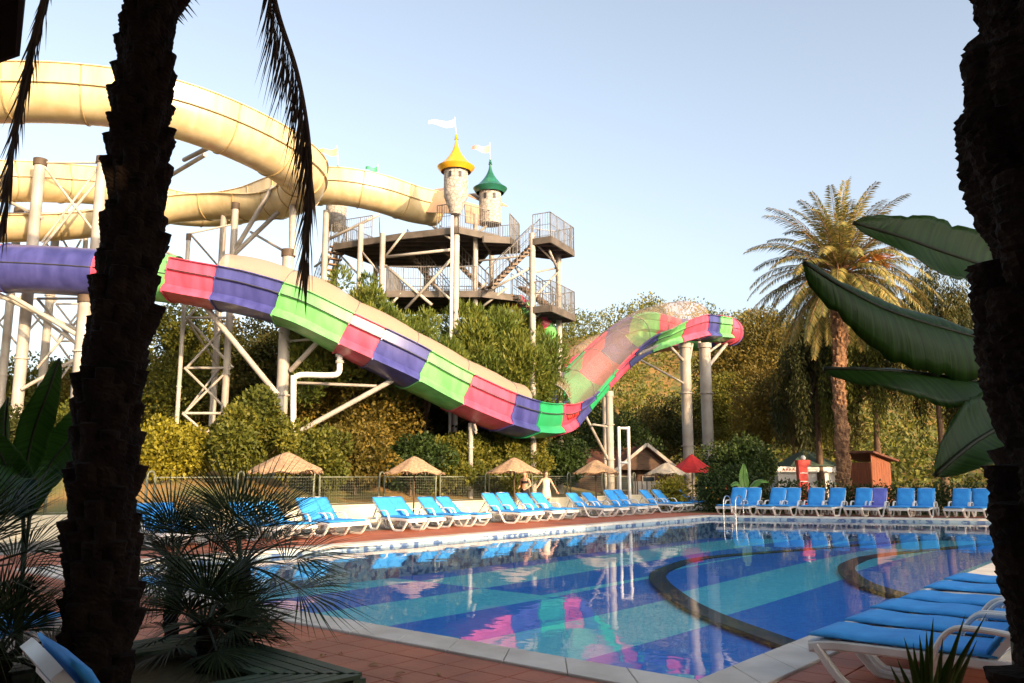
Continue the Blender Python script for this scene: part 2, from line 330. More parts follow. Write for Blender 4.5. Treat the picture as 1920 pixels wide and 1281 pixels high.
M['lf_dead'] = leafmat('dead_palm_leaflets', [(0.045, 0.028, 0.018), (0.07, 0.045, 0.028), (0.10, 0.065, 0.04)], trans=0.1)
def ribbed_leaf(name, c1, c2, trans):          # fine parallel veins running out from the midrib (vertex attribute 'rib' = metres along the leaf)
    m = bpy.data.materials.new(name); m.use_nodes = True; n = m.node_tree; L = n.links; b = n.nodes['Principled BSDF']; b.inputs['Roughness'].default_value = 0.45; b.inputs['Specular IOR Level'].default_value = 0.35
    at_ = n.nodes.new('ShaderNodeAttribute'); at_.attribute_name = 'rib'
    no = n.nodes.new('ShaderNodeTexNoise'); no.noise_dimensions = '1D'; no.inputs['Scale'].default_value = 38; no.inputs['Detail'].default_value = 3; L.new(at_.outputs['Fac'], no.inputs['W'])
    rp = n.nodes.new('ShaderNodeValToRGB'); rp.color_ramp.elements[0].position = 0.3; rp.color_ramp.elements[1].position = 0.7; rp.color_ramp.elements[0].color = (*c2, 1); rp.color_ramp.elements[1].color = (*c1, 1)
    L.new(no.outputs['Fac'], rp.inputs[0]); L.new(rp.outputs[0], b.inputs['Base Color'])
    bp = n.nodes.new('ShaderNodeBump'); bp.inputs['Strength'].default_value = 0.5; bp.inputs['Distance'].default_value = 0.006; L.new(no.outputs['Fac'], bp.inputs['Height']); L.new(bp.outputs[0], b.inputs['Normal'])
    tr = n.nodes.new('ShaderNodeBsdfTranslucent'); L.new(rp.outputs[0], tr.inputs[0]); mx = n.nodes.new('ShaderNodeMixShader'); mx.inputs[0].default_value = trans
    L.new(b.outputs[0], mx.inputs[1]); L.new(tr.outputs[0], mx.inputs[2]); L.new(mx.outputs[0], n.nodes['Material Output'].inputs[0]); return m
M['lf_banana'] = ribbed_leaf('banana_leaf', (0.055, 0.16, 0.02), (0.032, 0.10, 0.013), 0.45)
M['lf_banana_lit'] = mat('pale_banana_leaf', (0.10, 0.22, 0.03), (0.06, 0.15, 0.02), 3, 0.42, 0.2, 16)  # lighter green for the small hedge plant

# ================================================================== SETTING
A0, B0, B1 = 5.85, -14.75, -3.1                 # pool: near edge (a), far-left edge (b), near-right edge (b)
def far_a(b): return 29.1 + (b - B0) * 0.443
POOL = [AB(A0, B1), AB(far_a(B1), B1), AB(far_a(B0), B0), AB(A0, B0)]          # counter-clockwise seen from above
def grown(d): # pool outline moved outwards by d
    return [AB(A0 - d, B1 + d), AB(far_a(B1 + d) + d * 1.094, B1 + d), AB(far_a(B0 - d) + d * 1.094, B0 - d), AB(A0 - d, B0 - d)]
def ring_sheet(name, inner, outer, z, m):
    b = MB(); n = len(inner)
    vs = [Vector((p.x, p.y, z)) for p in inner] + [Vector((p.x, p.y, z)) for p in outer]
    b.add(vs, [(k, n + k, n + (k + 1) % n, (k + 1) % n) for k in range(n)]); return struct(b.build(name, m))
big = [AB(-700, 700), AB(900, 700), AB(900, -900), AB(-700, -900)]
deck_out = [AB(-9, 9), AB(far_a(9) + 3.0, 9), AB(far_a(-18.2) + 3.0, -18.2), AB(-9, -18.2)]
ring_sheet('ground', grown(0.6), big, -0.012, M['soil'])
deck = ring_sheet('deck', grown(0.42), deck_out, 0.0, M['deck'])
b = MB(); q = [AB(-9, -21.4), AB(38, -21.4), AB(38, -18.2), AB(-9, -18.2)]; b.add([p + Vector((0, 0, 0.004)) for p in q], [(0, 1, 2, 3)]); struct(b.build('path', M['grey']))
# terracotta tiles near the camera, each its own piece
tl = MB(); s = 0.161; tl.add([(-s,-s,-0.004),(s,-s,-0.004),(s,s,-0.004),(-s,s,-0.004),(-s,-s,0.008),(s,-s,0.008),(s,s,0.008),(-s,s,0.008),
      (-s+.006,-s+.006,0.012),(s-.006,-s+.006,0.012),(s-.006,s-.006,0.012),(-s+.006,s-.006,0.012)],
      [(0,1,5,4),(1,2,6,5),(2,3,7,6),(3,0,4,7),(4,5,9,8),(5,6,10,9),(6,7,11,10),(7,4,8,11),(8,9,10,11)])
tile0 = tl.build('tile', M['tile'], deck); tcount = 0; cand = []
for i in range(-20, 40):
    for j in range(-45, 20):
        a, bb = A0 - 0.42 - 0.165 - 0.33 * i, B1 + 0.42 + 0.165 + 0.33 * j
        for (ta, tb) in ((a, bb),):
            if not (ta < A0 - 0.42 or tb > B1 + 0.42): continue
            p = AB(ta, tb, 0); x, y = proj(p)
            if p.y > 1 and -40 < x < 1960 and 900 < y < 1330 and p.y < 12: cand.append((p.y, p))
cand.sort(key=lambda t: t[0])
for k, (_, p) in enumerate(cand[:290]):
    o = tile0 if k == 0 else tile0.copy()
    if k: col.objects.link(o)
    o.location = (p.x, p.y, 0.001 + random.uniform(-0.0012, 0.0012)); o.rotation_euler = (random.uniform(-.002, .002), random.uniform(-.002, .002), -HD + random.uniform(-.006, .006))
# coping of separate white stones
cop = ring_sheet('coping', grown(-0.015), grown(0.425), -0.004, M['stone'])
cin, cout = grown(-0.03), grown(0.42)
for k in range(4):
    p0, p1, q0, q1 = cin[k], cin[(k + 1) % 4], cout[k], cout[(k + 1) % 4]
    n = max(4, round((p1 - p0).length / 0.6)); g = 0.003
    for i in range(n):
        t0, t1 = i / n + g / n * 2, (i + 1) / n - g / n * 2
        c = [p0.lerp(p1, t0), p0.lerp(p1, t1), q0.lerp(q1, t1), q0.lerp(q1, t0)]
        h = 0.034 + random.uniform(-0.002, 0.002); mb = MB(); cc = sum(c, Vector()) / 4
        vs = [p + Vector((0, 0, -0.03)) for p in c] + [p + Vector((0, 0, h - 0.008)) for p in c] + [p.lerp(cc, 0.02) + Vector((0, 0, h)) for p in c]
        mb.add(vs, [(0,1,5,4),(1,2,6,5),(2,3,7,6),(3,0,4,7),(4,5,9,8),(5,6,10,9),(6,7,11,10),(7,4,8,11),(8,9,10,11),(3,2,1,0)])
        mb.build('coping_stone', M['stone'], cop)
# basin
b = MB(); F0 = -0.80
b.add([p + Vector((0, 0, F0)) for p in POOL], [(0, 1, 2, 3)]); struct(b.build('pool_floor', M['pool']))
b = MB()
for k in range(4):
    p, q = POOL[k], POOL[(k + 1) % 4]; z1 = Vector((0, 0, F0)); z2 = Vector((0, 0, -0.004)); b.add([p + z1, q + z1, q + z2, p + z2], [(0, 1, 2, 3)])
struct(b.build('pool_wall', M['poolwall']))
def terrace(name, pts, z):
    pts = spline([Vector((a, bb, 0)) for a, bb in pts], 10); n = len(pts)
    line = [AB(p.x, p.y, z) for p in pts]; c = AB(24, B1 + 0.001, z)
    mb = MB(); mb.add([AB(far_a(B1), B1, z)] + line, [(0, i + 1, i + 2) for i in range(n - 1)]); mb.add([p for p in line] + [Vector((p.x, p.y, F0 - 0.01)) for p in line], [(i, i + 1, n + i + 1, n + i) for i in range(n - 1)]); struct(mb.build(name, M['pool']))
    mb = MB(); prev = None; vs = []
    for i in range(n):
        d = (line[min(i+1, n-1)] - line[max(i-1, 0)]).normalized(); s = Vector((d.y, -d.x, 0)); wd = 0.19
        vs += [line[i] - s * wd + Vector((0, 0, 0.02)), line[i] + s * wd + Vector((0, 0, 0.02)), line[i] - s * wd + Vector((0, 0, -0.03)), line[i] + s * wd + Vector((0, 0, -0.03))]
    for i in range(n - 1): mb.f += [(4*i, 4*i+1, 4*i+5, 4*i+4), (4*i, 4*i+4, 4*i+6, 4*i+2), (4*i+1, 4*i+3, 4*i+7, 4*i+5)]
    mb.v = [tuple(p) for p in vs]; mb.m = [0] * len(mb.f); struct(mb.build(name + '_edge', M['poolband']))
terrace('pool_terrace', [(10.2, -3.2), (11.22, -4.44), (12.77, -6.43), (14.36, -7.99), (16.75, -9.8), (18.75, -10.55), (21.5, -10.94), (25.2, -9.95), (32.0, -8.1)], -0.72)
terrace('pool_upper_terrace', [(15.4, -3.2), (16.55, -4.52), (17.93, -5.7), (20.07, -6.74), (21.9, -7.19), (24.5, -7.2), (30.24, -5.76), (33.2, -5.2)], -0.64)
b = MB(); b.add([p + Vector((0, 0, -0.10)) for p in POOL], [(0, 1, 2, 3)]); wo = struct(b.build('water', M['water']))
if wo.data.polygons[0].normal.z < 0: wo.data.flip_normals()

# dry bank behind the low wall
def bank_z(a, d):                              # d = distance behind the wall
    t = min(max(d / 7.0, 0), 1); t = t * t * (3 - 2 * t)
    return 0.50 + 1.25 * t + 0.12 * math.sin(a * 0.5 + d * 0.4) * t + 0.06 * math.sin(a * 1.7 - d)
b = MB(); na, nd = 90, 40; vs = []
for i in range(na + 1):
    for j in range(nd + 1):
        a = -12 + 62 * i / na; d = 0.12 + 60 * (j / nd) ** 2.2
        z = bank_z(a, d); f = min(max((a - 33) / 8, 0), 1); z = z * (1 - f) + (-0.03) * f
        vs.append(AB(a, -21.5 - d, z))
b.add(vs, [(i*(nd+1)+j, (i+1)*(nd+1)+j, (i+1)*(nd+1)+j+1, i*(nd+1)+j+1) for i in range(na) for j in range(nd)]); struct(b.build('bank', M['bank'], smooth=True))

# ================================================================== FOLIAGE TOOLS
def leaf_mesh(name, base, axis, nrm, length, width, m, parent, var=None, bend=0.0):
    """diamond leaves: base point, axis, normal arrays (N,3); length and width (N,)"""
    N = len(base); side = np.cross(axis, nrm); side /= np.linalg.norm(side, axis=1, keepdims=True) + 1e-9
    L_, W_ = length[:, None], width[:, None]
    v = np.empty((N, 4, 3)); v[:, 0] = base; v[:, 1] = base + axis * L_ * 0.45 + side * W_ * 0.5
    v[:, 2] = base + axis * L_ + nrm * L_ * bend; v[:, 3] = base + axis * L_ * 0.45 - side * W_ * 0.5
    me = bpy.data.meshes.new(name); me.vertices.add(N * 4); me.vertices.foreach_set('co', v.reshape(-1).astype(np.float32))
    me.loops.add(N * 4); me.loops.foreach_set('vertex_index', np.arange(N * 4, dtype=np.int32))
    me.polygons.add(N); me.polygons.foreach_set('loop_start', np.arange(0, N * 4, 4, dtype=np.int32)); me.polygons.foreach_set('loop_total', np.full(N, 4, dtype=np.int32))
    at = me.attributes.new('var', 'FLOAT', 'FACE'); at.data.foreach_set('value', (rng.random(N) if var is None else var).astype(np.float32))
    me.materials.append(m); me.update(calc_edges=True); me.validate()
    ob = bpy.data.objects.new(name, me); col.objects.link(ob)
    if parent is not None: ob.parent = parent
    return ob
def unit(n):
    d = rng.normal(size=(n, 3)); return d / (np.linalg.norm(d, axis=1, keepdims=True) + 1e-9)
def crown(name, clumps, n, ln, wd, m, parent, up=0.2, outward=0.6, droop=0.0, shell=0.45):
    C = np.array([c[0] for c in clumps], float); Rr = np.array([c[1] for c in clumps], float)
    wt = np.prod(Rr, axis=1) ** (2 / 3); idx = rng.choice(len(clumps), n, p=wt / wt.sum())
    d = unit(n); r = shell + (1 - shell) * rng.random(n) ** 0.6
    pos = C[idx] + d * Rr[idx] * r[:, None]
    ax = d * outward + unit(n) * 0.7; ax[:, 2] += up - droop; ax /= np.linalg.norm(ax, axis=1, keepdims=True) + 1e-9
    nr = np.cross(ax, unit(n)); nr /= np.linalg.norm(nr, axis=1, keepdims=True) + 1e-9
    cv = rng.random(len(clumps)); var = np.clip(0.55 * cv[idx] + 0.45 * rng.random(n), 0, 1)
    return leaf_mesh(name, pos, ax, nr, ln * (0.6 + 0.8 * rng.random(n)), wd * (0.6 + 0.8 * rng.random(n)), m, parent, var)
def lump(center, rad, k, sub, flat=1.0, low=-0.6):            # sub-clumps over an ellipsoid
    out = []
    for i in range(k):
        while True:
            d = Vector((random.gauss(0, 1), random.gauss(0, 1), random.gauss(0, 1))).normalized()
            if d.z > low: break
        r = random.uniform(0.35, 1.0) if random.random() < 0.85 else random.uniform(1.0, 1.2); s = sub * min(1.7, max(0.4, random.lognormvariate(-0.05, 0.5)))
        out.append(((center[0] + d.x * rad[0] * r, center[1] + d.y * rad[1] * r, center[2] + d.z * rad[2] * r), (s, s, s * flat)))
    return out
def limbs(t, base_h, clumps, r0, m, lean=(0, 0), n=9):
    mb = MB(); top = Vector((lean[0], lean[1], base_h)); mid = top * 0.5 + Vector((random.uniform(-.15, .15), random.uniform(-.15, .15), 0))
    zt = max(c[0][2] for c in clumps) * 0.85; cx = sum(c[0][0] for c in clumps) / len(clumps); cy = sum(c[0][1] for c in clumps) / len(clumps)
    mb.tube(spline([Vector((0, 0, -0.3)), mid, top, Vector((cx, cy, zt))], 4), [r0 * (1.15 - 0.95 * i / 12) for i in range(13)], n)
    for c in random.sample(clumps, min(len(clumps), 10)):
        p = Vector(c[0]); s = top.lerp(Vector((cx, cy, zt)), random.uniform(0, 0.7)); q = s.lerp(p, 0.5) + Vector((0, 0, -0.08 * (p - s).length))
        mb.tube(spline([s, q, p], 3), [r0 * (0.42 - 0.05 * i) for i in range(7)], 6)
    return mb.build('trunk', m, t, smooth=True)
def tree(label, loc, h, rad, base_h, m, n=7000, leaf=(0.22, 0.12), k=26, sub=0.9, cat='tree', name='tree', up=0.2, droop=0.0, flat=1.0, trunk=0.16, low=-0.6, outward=0.6, group=None, lean=(0, 0), ysc=1.0):
    t = thing(name, label, cat, loc, 0, group)
    cz = (h + base_h * 0.7) / 2; rz = (h - base_h * 0.7) / 2
    cl = lump((lean[0], lean[1], cz), (rad, rad * ysc, max(rz - sub * 0.4, 0.3)), k, sub, flat, low)
    crown('crown', cl, n, leaf[0], leaf[1], m, t, up=up, droop=droop, outward=outward)
    limbs(t, base_h, cl, trunk, M['trunk'], lean); return t
def at(x, Z, z=None):                          # ground point under photograph column x at depth Z
    p = P(x, 890, Z); return Vector((p.x, p.y, 0.0 if z is None else z))
def hz(y, Z): return P(960, y, Z).z            # height that shows at photograph row y at depth Z
def ground_z(p):
    a, bb = p.x * UA.x + p.y * UA.y, p.x * UB.x + p.y * UB.y; d = -21.5 - bb
    if d <= 0.12 or a > 41: return 0.0
    f = min(max((a - 33) / 8, 0), 1); return bank_z(a, d) * (1 - f)
def ptree(label, x, Z, ytop, halfw_px, ybase, m, **kw):   # a tree surveyed from the photograph: column, depth, top row, half width, row where the crown starts
    p = at(x, Z); p.z = ground_z(p) - 0.05
    return tree(label, p, hz(ytop, Z) - p.z, halfw_px * Z / FPX, max(hz(ybase, Z) - p.z, 0.15), m, **kw)

# ================================================================== LOW WALL, FENCE
wt_ = thing('garden_wall', 'low cream rendered wall running behind the left row of loungers', 'wall', AB(15, -21.5))
for i in range(12):
    a0 = -10 + i * 3.9; mb = MB(); mb.add([AB(a0 + 0.004, -21.38), AB(a0 + 3.896, -21.38), AB(a0 + 3.896, -21.62), AB(a0 + 0.004, -21.62)] + [AB(a0 + 0.004, -21.38, 0.54), AB(a0 + 3.896, -21.38, 0.54), AB(a0 + 3.896, -21.62, 0.54), AB(a0 + 0.004, -21.62, 0.54)], [(0,1,5,4),(1,2,6,5),(2,3,7,6),(3,0,4,7),(4,5,6,7)]); mb.build('wall_panel', M['wall'], wt_, world=True)
mb = MB(); c = [(-21.35, 0.54), (-21.65, 0.54), (-21.65, 0.59), (-21.35, 0.59)]; mb.add([AB(-10, b_, z) for b_, z in c] + [AB(36.8, b_, z) for b_, z in c], [(0,1,2,3)[::-1], (4,5,6,7), (0,1,5,4), (1,2,6,5), (2,3,7,6), (3,0,4,7)]); mb.build('wall_cap', M['wall'], wt_, world=True)
M['fence'] = mat('grey_green_fence', (0.20, 0.21, 0.15), (0.13, 0.14, 0.10), 4, 0.5, metal=0.3)
fence = thing('mesh_fence', 'grey-green wire mesh fence with arched posts standing on the low wall', 'fence', AB(15, -21.95, 0.5))
FA = [-8 + 2.72 * i for i in range(17)]; FBb = -21.95
for i, a in enumerate(FA):
    mb = MB()
    for s in (-0.09, 0.09): pass
    mb.tube([AB(a - 0.1, FBb, 0.45), AB(a - 0.1, FBb, 1.52)] + [AB(a - 0.1 * math.cos(t), FBb, 1.52 + 0.12 * math.sin(t)) for t in (0.5, 1.0, 1.57, 2.1, 2.64)] + [AB(a + 0.1, FBb, 1.52), AB(a + 0.1, FBb, 0.45)], 0.028, 6)
    mb.build('post', M['fence'], fence, True, True)
    if i == len(FA) - 1: break
    a0, a1 = a + 0.13, FA[i + 1] - 0.13
    mb = MB(); mb.tube([AB(a0, FBb, 1.47), AB(a1, FBb, 1.47)], 0.022, 6); mb.tube([AB(a0, FBb, 0.62), AB(a1, FBb, 0.62)], 0.018, 6)
    for aa in (a0, a1): mb.tube([AB(aa, FBb, 0.45), AB(aa, FBb, 1.47)], 0.02, 6)
    mb.build('panel_frame', M['fence'], fence, True, True)
    mb = MB(); 
    for k in range(1, 26): aa = a0 + (a1 - a0) * k / 26; mb.bar(AB(aa, FBb, 0.62), AB(aa, FBb, 1.47), 0.005, 0.005)
    for k in range(1, 9): zz = 0.62 + 0.85 * k / 9; mb.bar(AB(a0, FBb - 0.008, zz), AB(a1, FBb - 0.008, zz), 0.005, 0.005)
    mb.build('wire_mesh', M['fence'], fence, world=True)

# ================================================================== SUN LOUNGERS
def rrect(wd, ht, c):                          # chamfered rectangular profile
    x, y = wd / 2, ht / 2; return [(-x + c, -y), (x - c, -y), (x, -y + c), (x, y - c), (x - c, y), (-x + c, y), (-x, y - c), (-x, -y + c)]
def pillow(mb, L_, W_, T_, nx=14, ny=6, M3=None, off=Vector((0, 0, 0)), quilt=0.006):
    top = []; M3 = M3 or Matrix.Identity(3); vs = []
    for s in (1, -1):
        for i in range(nx + 1):
            for j in range(ny + 1):
                u, v = i / nx, j / ny; ex = min(u, 1 - u) * L_; ey = min(v, 1 - v) * W_
                e = min(ex, ey) / 0.05; e = 1 if e >= 1 else math.sqrt(1 - (1 - e) ** 2)
                z = s * T_ / 2 * (0.25 + 0.75 * e) + (quilt * math.sin(u * math.pi * 5) if s > 0 else 0)
                vs.append(off + M3 @ Vector((u * L_, (v - 0.5) * W_, z)))
    n = (nx + 1) * (ny + 1); fs = []
    for s in (0, 1):
        for i in range(nx):
            for j in range(ny): q = (s*n+i*(ny+1)+j, s*n+(i+1)*(ny+1)+j, s*n+(i+1)*(ny+1)+j+1, s*n+i*(ny+1)+j+1); fs.append(q if s == 0 else q[::-1])
    bd = [i*(ny+1) for i in range(nx+1)] + [nx*(ny+1)+j for j in range(1, ny+1)] + [i*(ny+1)+ny for i in range(nx-1, -1, -1)] + [j for j in range(ny-1, 0, -1)]
    fs += [(bd[k], bd[(k+1) % len(bd)], n + bd[(k+1) % len(bd)], n + bd[k]) for k in range(len(bd))]
    mb.add(vs, fs)
def make_lounger(ang, cloth, label):
    """foot end at x=0, head towards +x, origin on the ground"""
    t = thing('sun_lounger', label, 'sun lounger')
    W2 = 0.31; wp = M['white_plastic']
    mb = MB()
    for s in (-1, 1): mb.sweep(spline([(-0.02, s*W2, 0.285), (0.2, s*W2, 0.315), (0.8, s*W2, 0.322), (1.3, s*W2, 0.318), (1.86, s*W2, 0.30)], 4), rrect(0.045, 0.068, 0.012))
    mb.bar((0.0, -W2, 0.285), (0.0, W2, 0.285), 0.06, 0.08); mb.bar((1.84, -W2, 0.30), (1.84, W2, 0.30), 0.05, 0.06); mb.bar((1.2, -W2, 0.305), (1.2, W2, 0.305), 0.05, 0.04)
    mb.build('frame', wp, t, True, auto=40)
    mb = MB()
    for k in range(9): mb.box((0.10 + k * 0.128, 0, 0.335), (0.095, 2*W2 - 0.04, 0.018))
    mb.build('seat_slats', wp, t)
    for s in (-1, 1):
        y = s * (W2 + 0.004)
        mb = MB(); mb.sweep(spline([(0.03, y, 0.30), (0.13, y, 0.16), (0.24, y, 0.045), (0.34, y, 0.022), (0.56, y, 0.022), (0.66, y, 0.05), (0.76, y, 0.17), (0.84, y, 0.31)], 3), rrect(0.055, 0.062, 0.014)); mb.build('leg', wp, t, True, auto=40)
        mb = MB(); mb.sweep(spline([(1.22, y, 0.30), (1.33, y, 0.15), (1.42, y, 0.04), (1.50, y, 0.022), (1.64, y, 0.022), (1.72, y, 0.06), (1.80, y, 0.28)], 3), rrect(0.055, 0.058, 0.014)); mb.build('leg', wp, t, True, auto=40)
        y = s * (W2 + 0.035)
        mb = MB(); mb.sweep(spline([(0.80, y, 0.27), (0.87, y, 0.42), (0.95, y, 0.515), (1.05, y, 0.54), (1.28, y, 0.53), (1.38, y, 0.49), (1.40, y, 0.40), (1.38, y, 0.28)], 3), rrect(0.062, 0.034, 0.010)); mb.build('armrest', wp, t, True, auto=40)
    ca, sa = math.cos(ang), math.sin(ang); hinge = Vector((1.17, 0, 0.34)); U = Vector((ca, 0, sa)); N_ = Vector((-sa, 0, ca)); LB = 0.80
    mb = MB(); pr = [(-W2, 0.0)] + [(-W2, 0.5), (-W2 + 0.01, 0.68), (-W2 + 0.05, 0.76), (-W2 + 0.13, 0.80), (0, 0.815), (W2 - 0.13, 0.80), (W2 - 0.05, 0.76), (W2 - 0.01, 0.68), (W2, 0.5), (W2, 0.0)]
    n = len(pr); inn = [(y * 0.82, min(max(l, 0.05) * 0.92 + 0.01, 0.73)) for y, l in pr]; vs = []
    for pl, dz in ((pr, 0.022), (pr, -0.022), (inn, -0.012), (inn, 0.012)): vs += [hinge + Vector((0, y, 0)) + U * l + N_ * dz for y, l in pl]
    fs = []
    for k in range(n):
        j = (k + 1) % n
        for A_, B_ in ((0, 1), (1, 2), (2, 3), (3, 0)): fs.append((A_*n+k, A_*n+j, B_*n+j, B_*n+k))
    mb.add(vs, fs)
    for k in range(5): c = hinge + U * (0.14 + 0.13 * k) ; mb.bar(c + Vector((0, -W2*0.84, 0)), c + Vector((0, W2*0.84, 0)), 0.07, 0.016)
    bk = mb.build('backrest', wp, t, True, auto=35)
    st = hinge + U * 0.5 - N_ * 0.02
    for s in (-0.22, 0.22): mb = MB(); mb.bar(st + Vector((0, s, 0)), Vector((1.17 + 0.8 * ca * 0.9 + 0.18 if ang > 0.8 else 1.75, s, 0.30)), 0.03, 0.03); mb.build('back_support', wp, t)
    mb = MB(); pillow(mb, 1.24, 0.645, 0.05, off=Vector((-0.03, 0, 0.372))); mb.build('seat_cushion', cloth, t, True)
    M3 = Matrix((U, Vector((0, 1, 0)), N_)).transposed()
    mb = MB(); pillow(mb, 0.76, 0.605, 0.05, 9, 6, M3, hinge + U * 0.01 + N_ * 0.048); mb.build('back_cushion', cloth, t, True)
    return t
def yaw(v): return math.atan2(v.y, v.x)
lo_lefts = [make_lounger(R(q), M['blue_cloth'], '') for q in (43, 39, 47)]; lo_right = make_lounger(R(60), M['blue_cloth'], ''); lo_violet = make_lounger(R(60), M['purple_cloth'], ''); lo_near = make_lounger(R(52), M['blue_cloth'], '')
GL = 'blue cushioned loungers around the pool'
left_x = [262, 318, 448, 502, 562, 602, 704, 742, 798, 833, 912, 941, 979, 1009, 1070, 1097, 1135, 1160, 1205, 1225, 1258, 1276]
names = ['blue lounger seen behind the dark palm trunk in the far left row', 'blue lounger just right of the dark palm trunk in the far left row',
 'blue lounger mostly hidden behind the fan palm, left of its pair', 'blue lounger mostly hidden behind the fan palm, right one of its pair',
 'blue lounger half behind the fan palm tips, first left of the one standing clear', 'blue lounger with its foot showing just right of the fan palm tips',
 'blue lounger first one clear of the fan palm, left of a parasol pole', 'blue lounger second clear of the fan palm, beside the first open parasol',
 'blue lounger right of the first open thatched parasol, left of its pair', 'blue lounger right of the first open thatched parasol, right of its pair',
 'blue lounger left of the parasol where two women walk, outer one', 'blue lounger left of the parasol where two women walk, inner one',
 'blue lounger in front of the woman in black shorts', 'blue lounger in front of the walking woman in the cream dress',
 'blue lounger right of the walking woman, left one of its pair', 'blue lounger right of the walking woman, right one of its pair',
 'blue lounger by the steel slide post, left one of its pair', 'blue lounger by the steel slide post, right one of its pair',
 'blue lounger below the pale parasol, left one of its pair', 'blue lounger below the pale parasol, right one of its pair',
 'blue lounger next to last in the left row before the pool ladder', 'blue lounger last in the left row beside the pool ladder']
for k_, (x, nm) in enumerate(zip(left_x, names)):
    a = solve(lambda t: AB(t, -18.7, 0.84), x, 0, 40)
    place(lo_lefts[(k_ * 7 // 2) % 3], AB(a + random.uniform(-.03, .03), -17.05 + random.uniform(-.12, .12), 0.005), yaw(-UB) + random.uniform(-.09, .09), nm, GL)
right_x = [1390, 1420, 1463, 1494, 1540, 1570, 1622, 1652, 1705, 1742, 1803, 1840]
rn = ['blue lounger first in the back row right of the pool ladder', 'blue lounger second in the back row right of the pool ladder', 'blue lounger third in the back row right of the pool ladder',
 'blue lounger fourth in the back row, left of the white kiosk', 'blue lounger fifth in the back row, in front of the white kiosk', 'blue lounger sixth in the back row, left of the tall palm trunk',
 'blue lounger before the wooden hut, just left of the violet one', 'violet cushioned lounger, the only violet one in the back row',
 'blue lounger next right after the violet one in the back row', 'blue lounger second right after the violet one in the back row',
 'blue lounger last but one at the right end of the back row', 'blue lounger at the right end of the back row beside the black trunk']
for x, nm in zip(right_x, rn):
    bb = solve(lambda t: AB(far_a(t) + 2.6, t, 0.95), x, -15, 2)
    place(lo_violet if 'violet cushioned' in nm else lo_right, AB(far_a(bb) + 1.0 + random.uniform(-.06, .06), bb, 0.005), yaw(UA) + random.uniform(-.09, .09), nm, GL)
nn = ['nearest blue lounger at the bottom right, white leg and armrest in full view', 'second blue lounger from the bottom right corner of the pool', 'third blue lounger of the near right row',
 'fourth blue lounger of the near right row', 'fifth blue lounger of the near right row, partly behind the black trunk', 'farthest blue lounger of the near right row, only its foot showing']
for a, nm in zip([6.62, 7.42, 8.22, 8.98, 9.95, 10.85], nn): place(lo_near, AB(a, -2.42 + random.uniform(-.03, .03), 0.012), yaw(UB) + random.uniform(-.02, .02), nm, GL)
place(lo_near, Vector((-3.78, 7.0, 0.012)), R(186), 'shaded blue lounger at the left edge behind the planter, farther one', GL)
place(lo_near, Vector((-3.72, 6.2, 0.012)), R(190), 'shaded blue lounger at the left edge behind the planter, nearer one', GL)
place(lo_near, Vector((-0.25, 3.85, 0.012)), R(218), 'blue lounger at the bottom left corner, only its white backrest top showing', GL)

# ================================================================== THATCHED PARASOLS
def make_parasol(m):
    t = thing('thatched_parasol', '', 'parasol'); mb = MB(); mb.tube([(0, 0, -0.02), (0, 0, 2.1)], 0.03, 8); mb.build('pole', M['pole_dark'], t, True)
    mb = MB(); n = 40; prof = [(0.0, 2.16), (0.09, 2.14), (0.3, 2.03), (0.6, 1.85), (0.85, 1.71), (0.97, 1.645), (0.985, 1.60), (0.93, 1.625), (0.6, 1.80), (0.3, 1.98), (0.0, 2.09)]; vs = []
    for i, (r, z) in enumerate(prof):
        for k in range(n):
            th = 2*math.pi*k/n; sag = (0.035 * math.cos(8 * th) + 0.03 * math.sin(th * 2 + 1)) * r; jag = random.uniform(-.05, .03) if 5 <= i <= 6 else random.uniform(-.008, .008)
            vs.append((r * math.cos(th) * (1 + jag), r * math.sin(th) * (1 + jag), z + sag + jag * 0.9))
    mb.add(vs, [(i*n+k, i*n+(k+1)%n, (i+1)*n+(k+1)%n, (i+1)*n+k) for i in range(len(prof)-1) for k in range(n)]); c = mb.build('canopy', m, t, True)
    mb = MB()
    for k in range(120):
        th = random.uniform(0, 6.283); r = random.uniform(0.93, 1.0); p = Vector((r*math.cos(th), r*math.sin(th), 1.63)); mb.tube([p, p + Vector((0.05*math.cos(th), 0.05*math.sin(th), -random.uniform(.04, .1)))], 0.006, 3)
    stuff(mb.build('straw_fringe', m, c))
    for k in range(8): th = k * math.pi / 4; mb = MB(); mb.tube([(0.03*math.cos(th), 0.03*math.sin(th), 2.05), (0.92*math.cos(th), 0.92*math.sin(th), 1.61)], 0.012, 5); mb.build('rib', M['pole_dark'], t)
    return t
pa = make_parasol(M['thatch']); pb = make_parasol(M['thatch_pale'])
for x, nm, pr in [(537, 'thatched parasol above the golden shrub, just right of the dark palm trunk', pa), (777, 'thatched parasol second from the left, clear of the fan palm', pa), (964, 'thatched parasol beside the two walking women', pa), (1117, 'thatched parasol in front of the steel slide post and brown house roof', pa), (1250, 'pale straw parasol in front of the red umbrella', pb)]:
    a = solve(lambda t: AB(t, -20.3, 1.9), x, 0, 50); place(pr, AB(a, -20.3), random.uniform(0, 6), nm, 'thatched parasols behind the left row', scale=(random.uniform(.96, 1.05), random.uniform(.96, 1.05), random.uniform(.96, 1.04)))

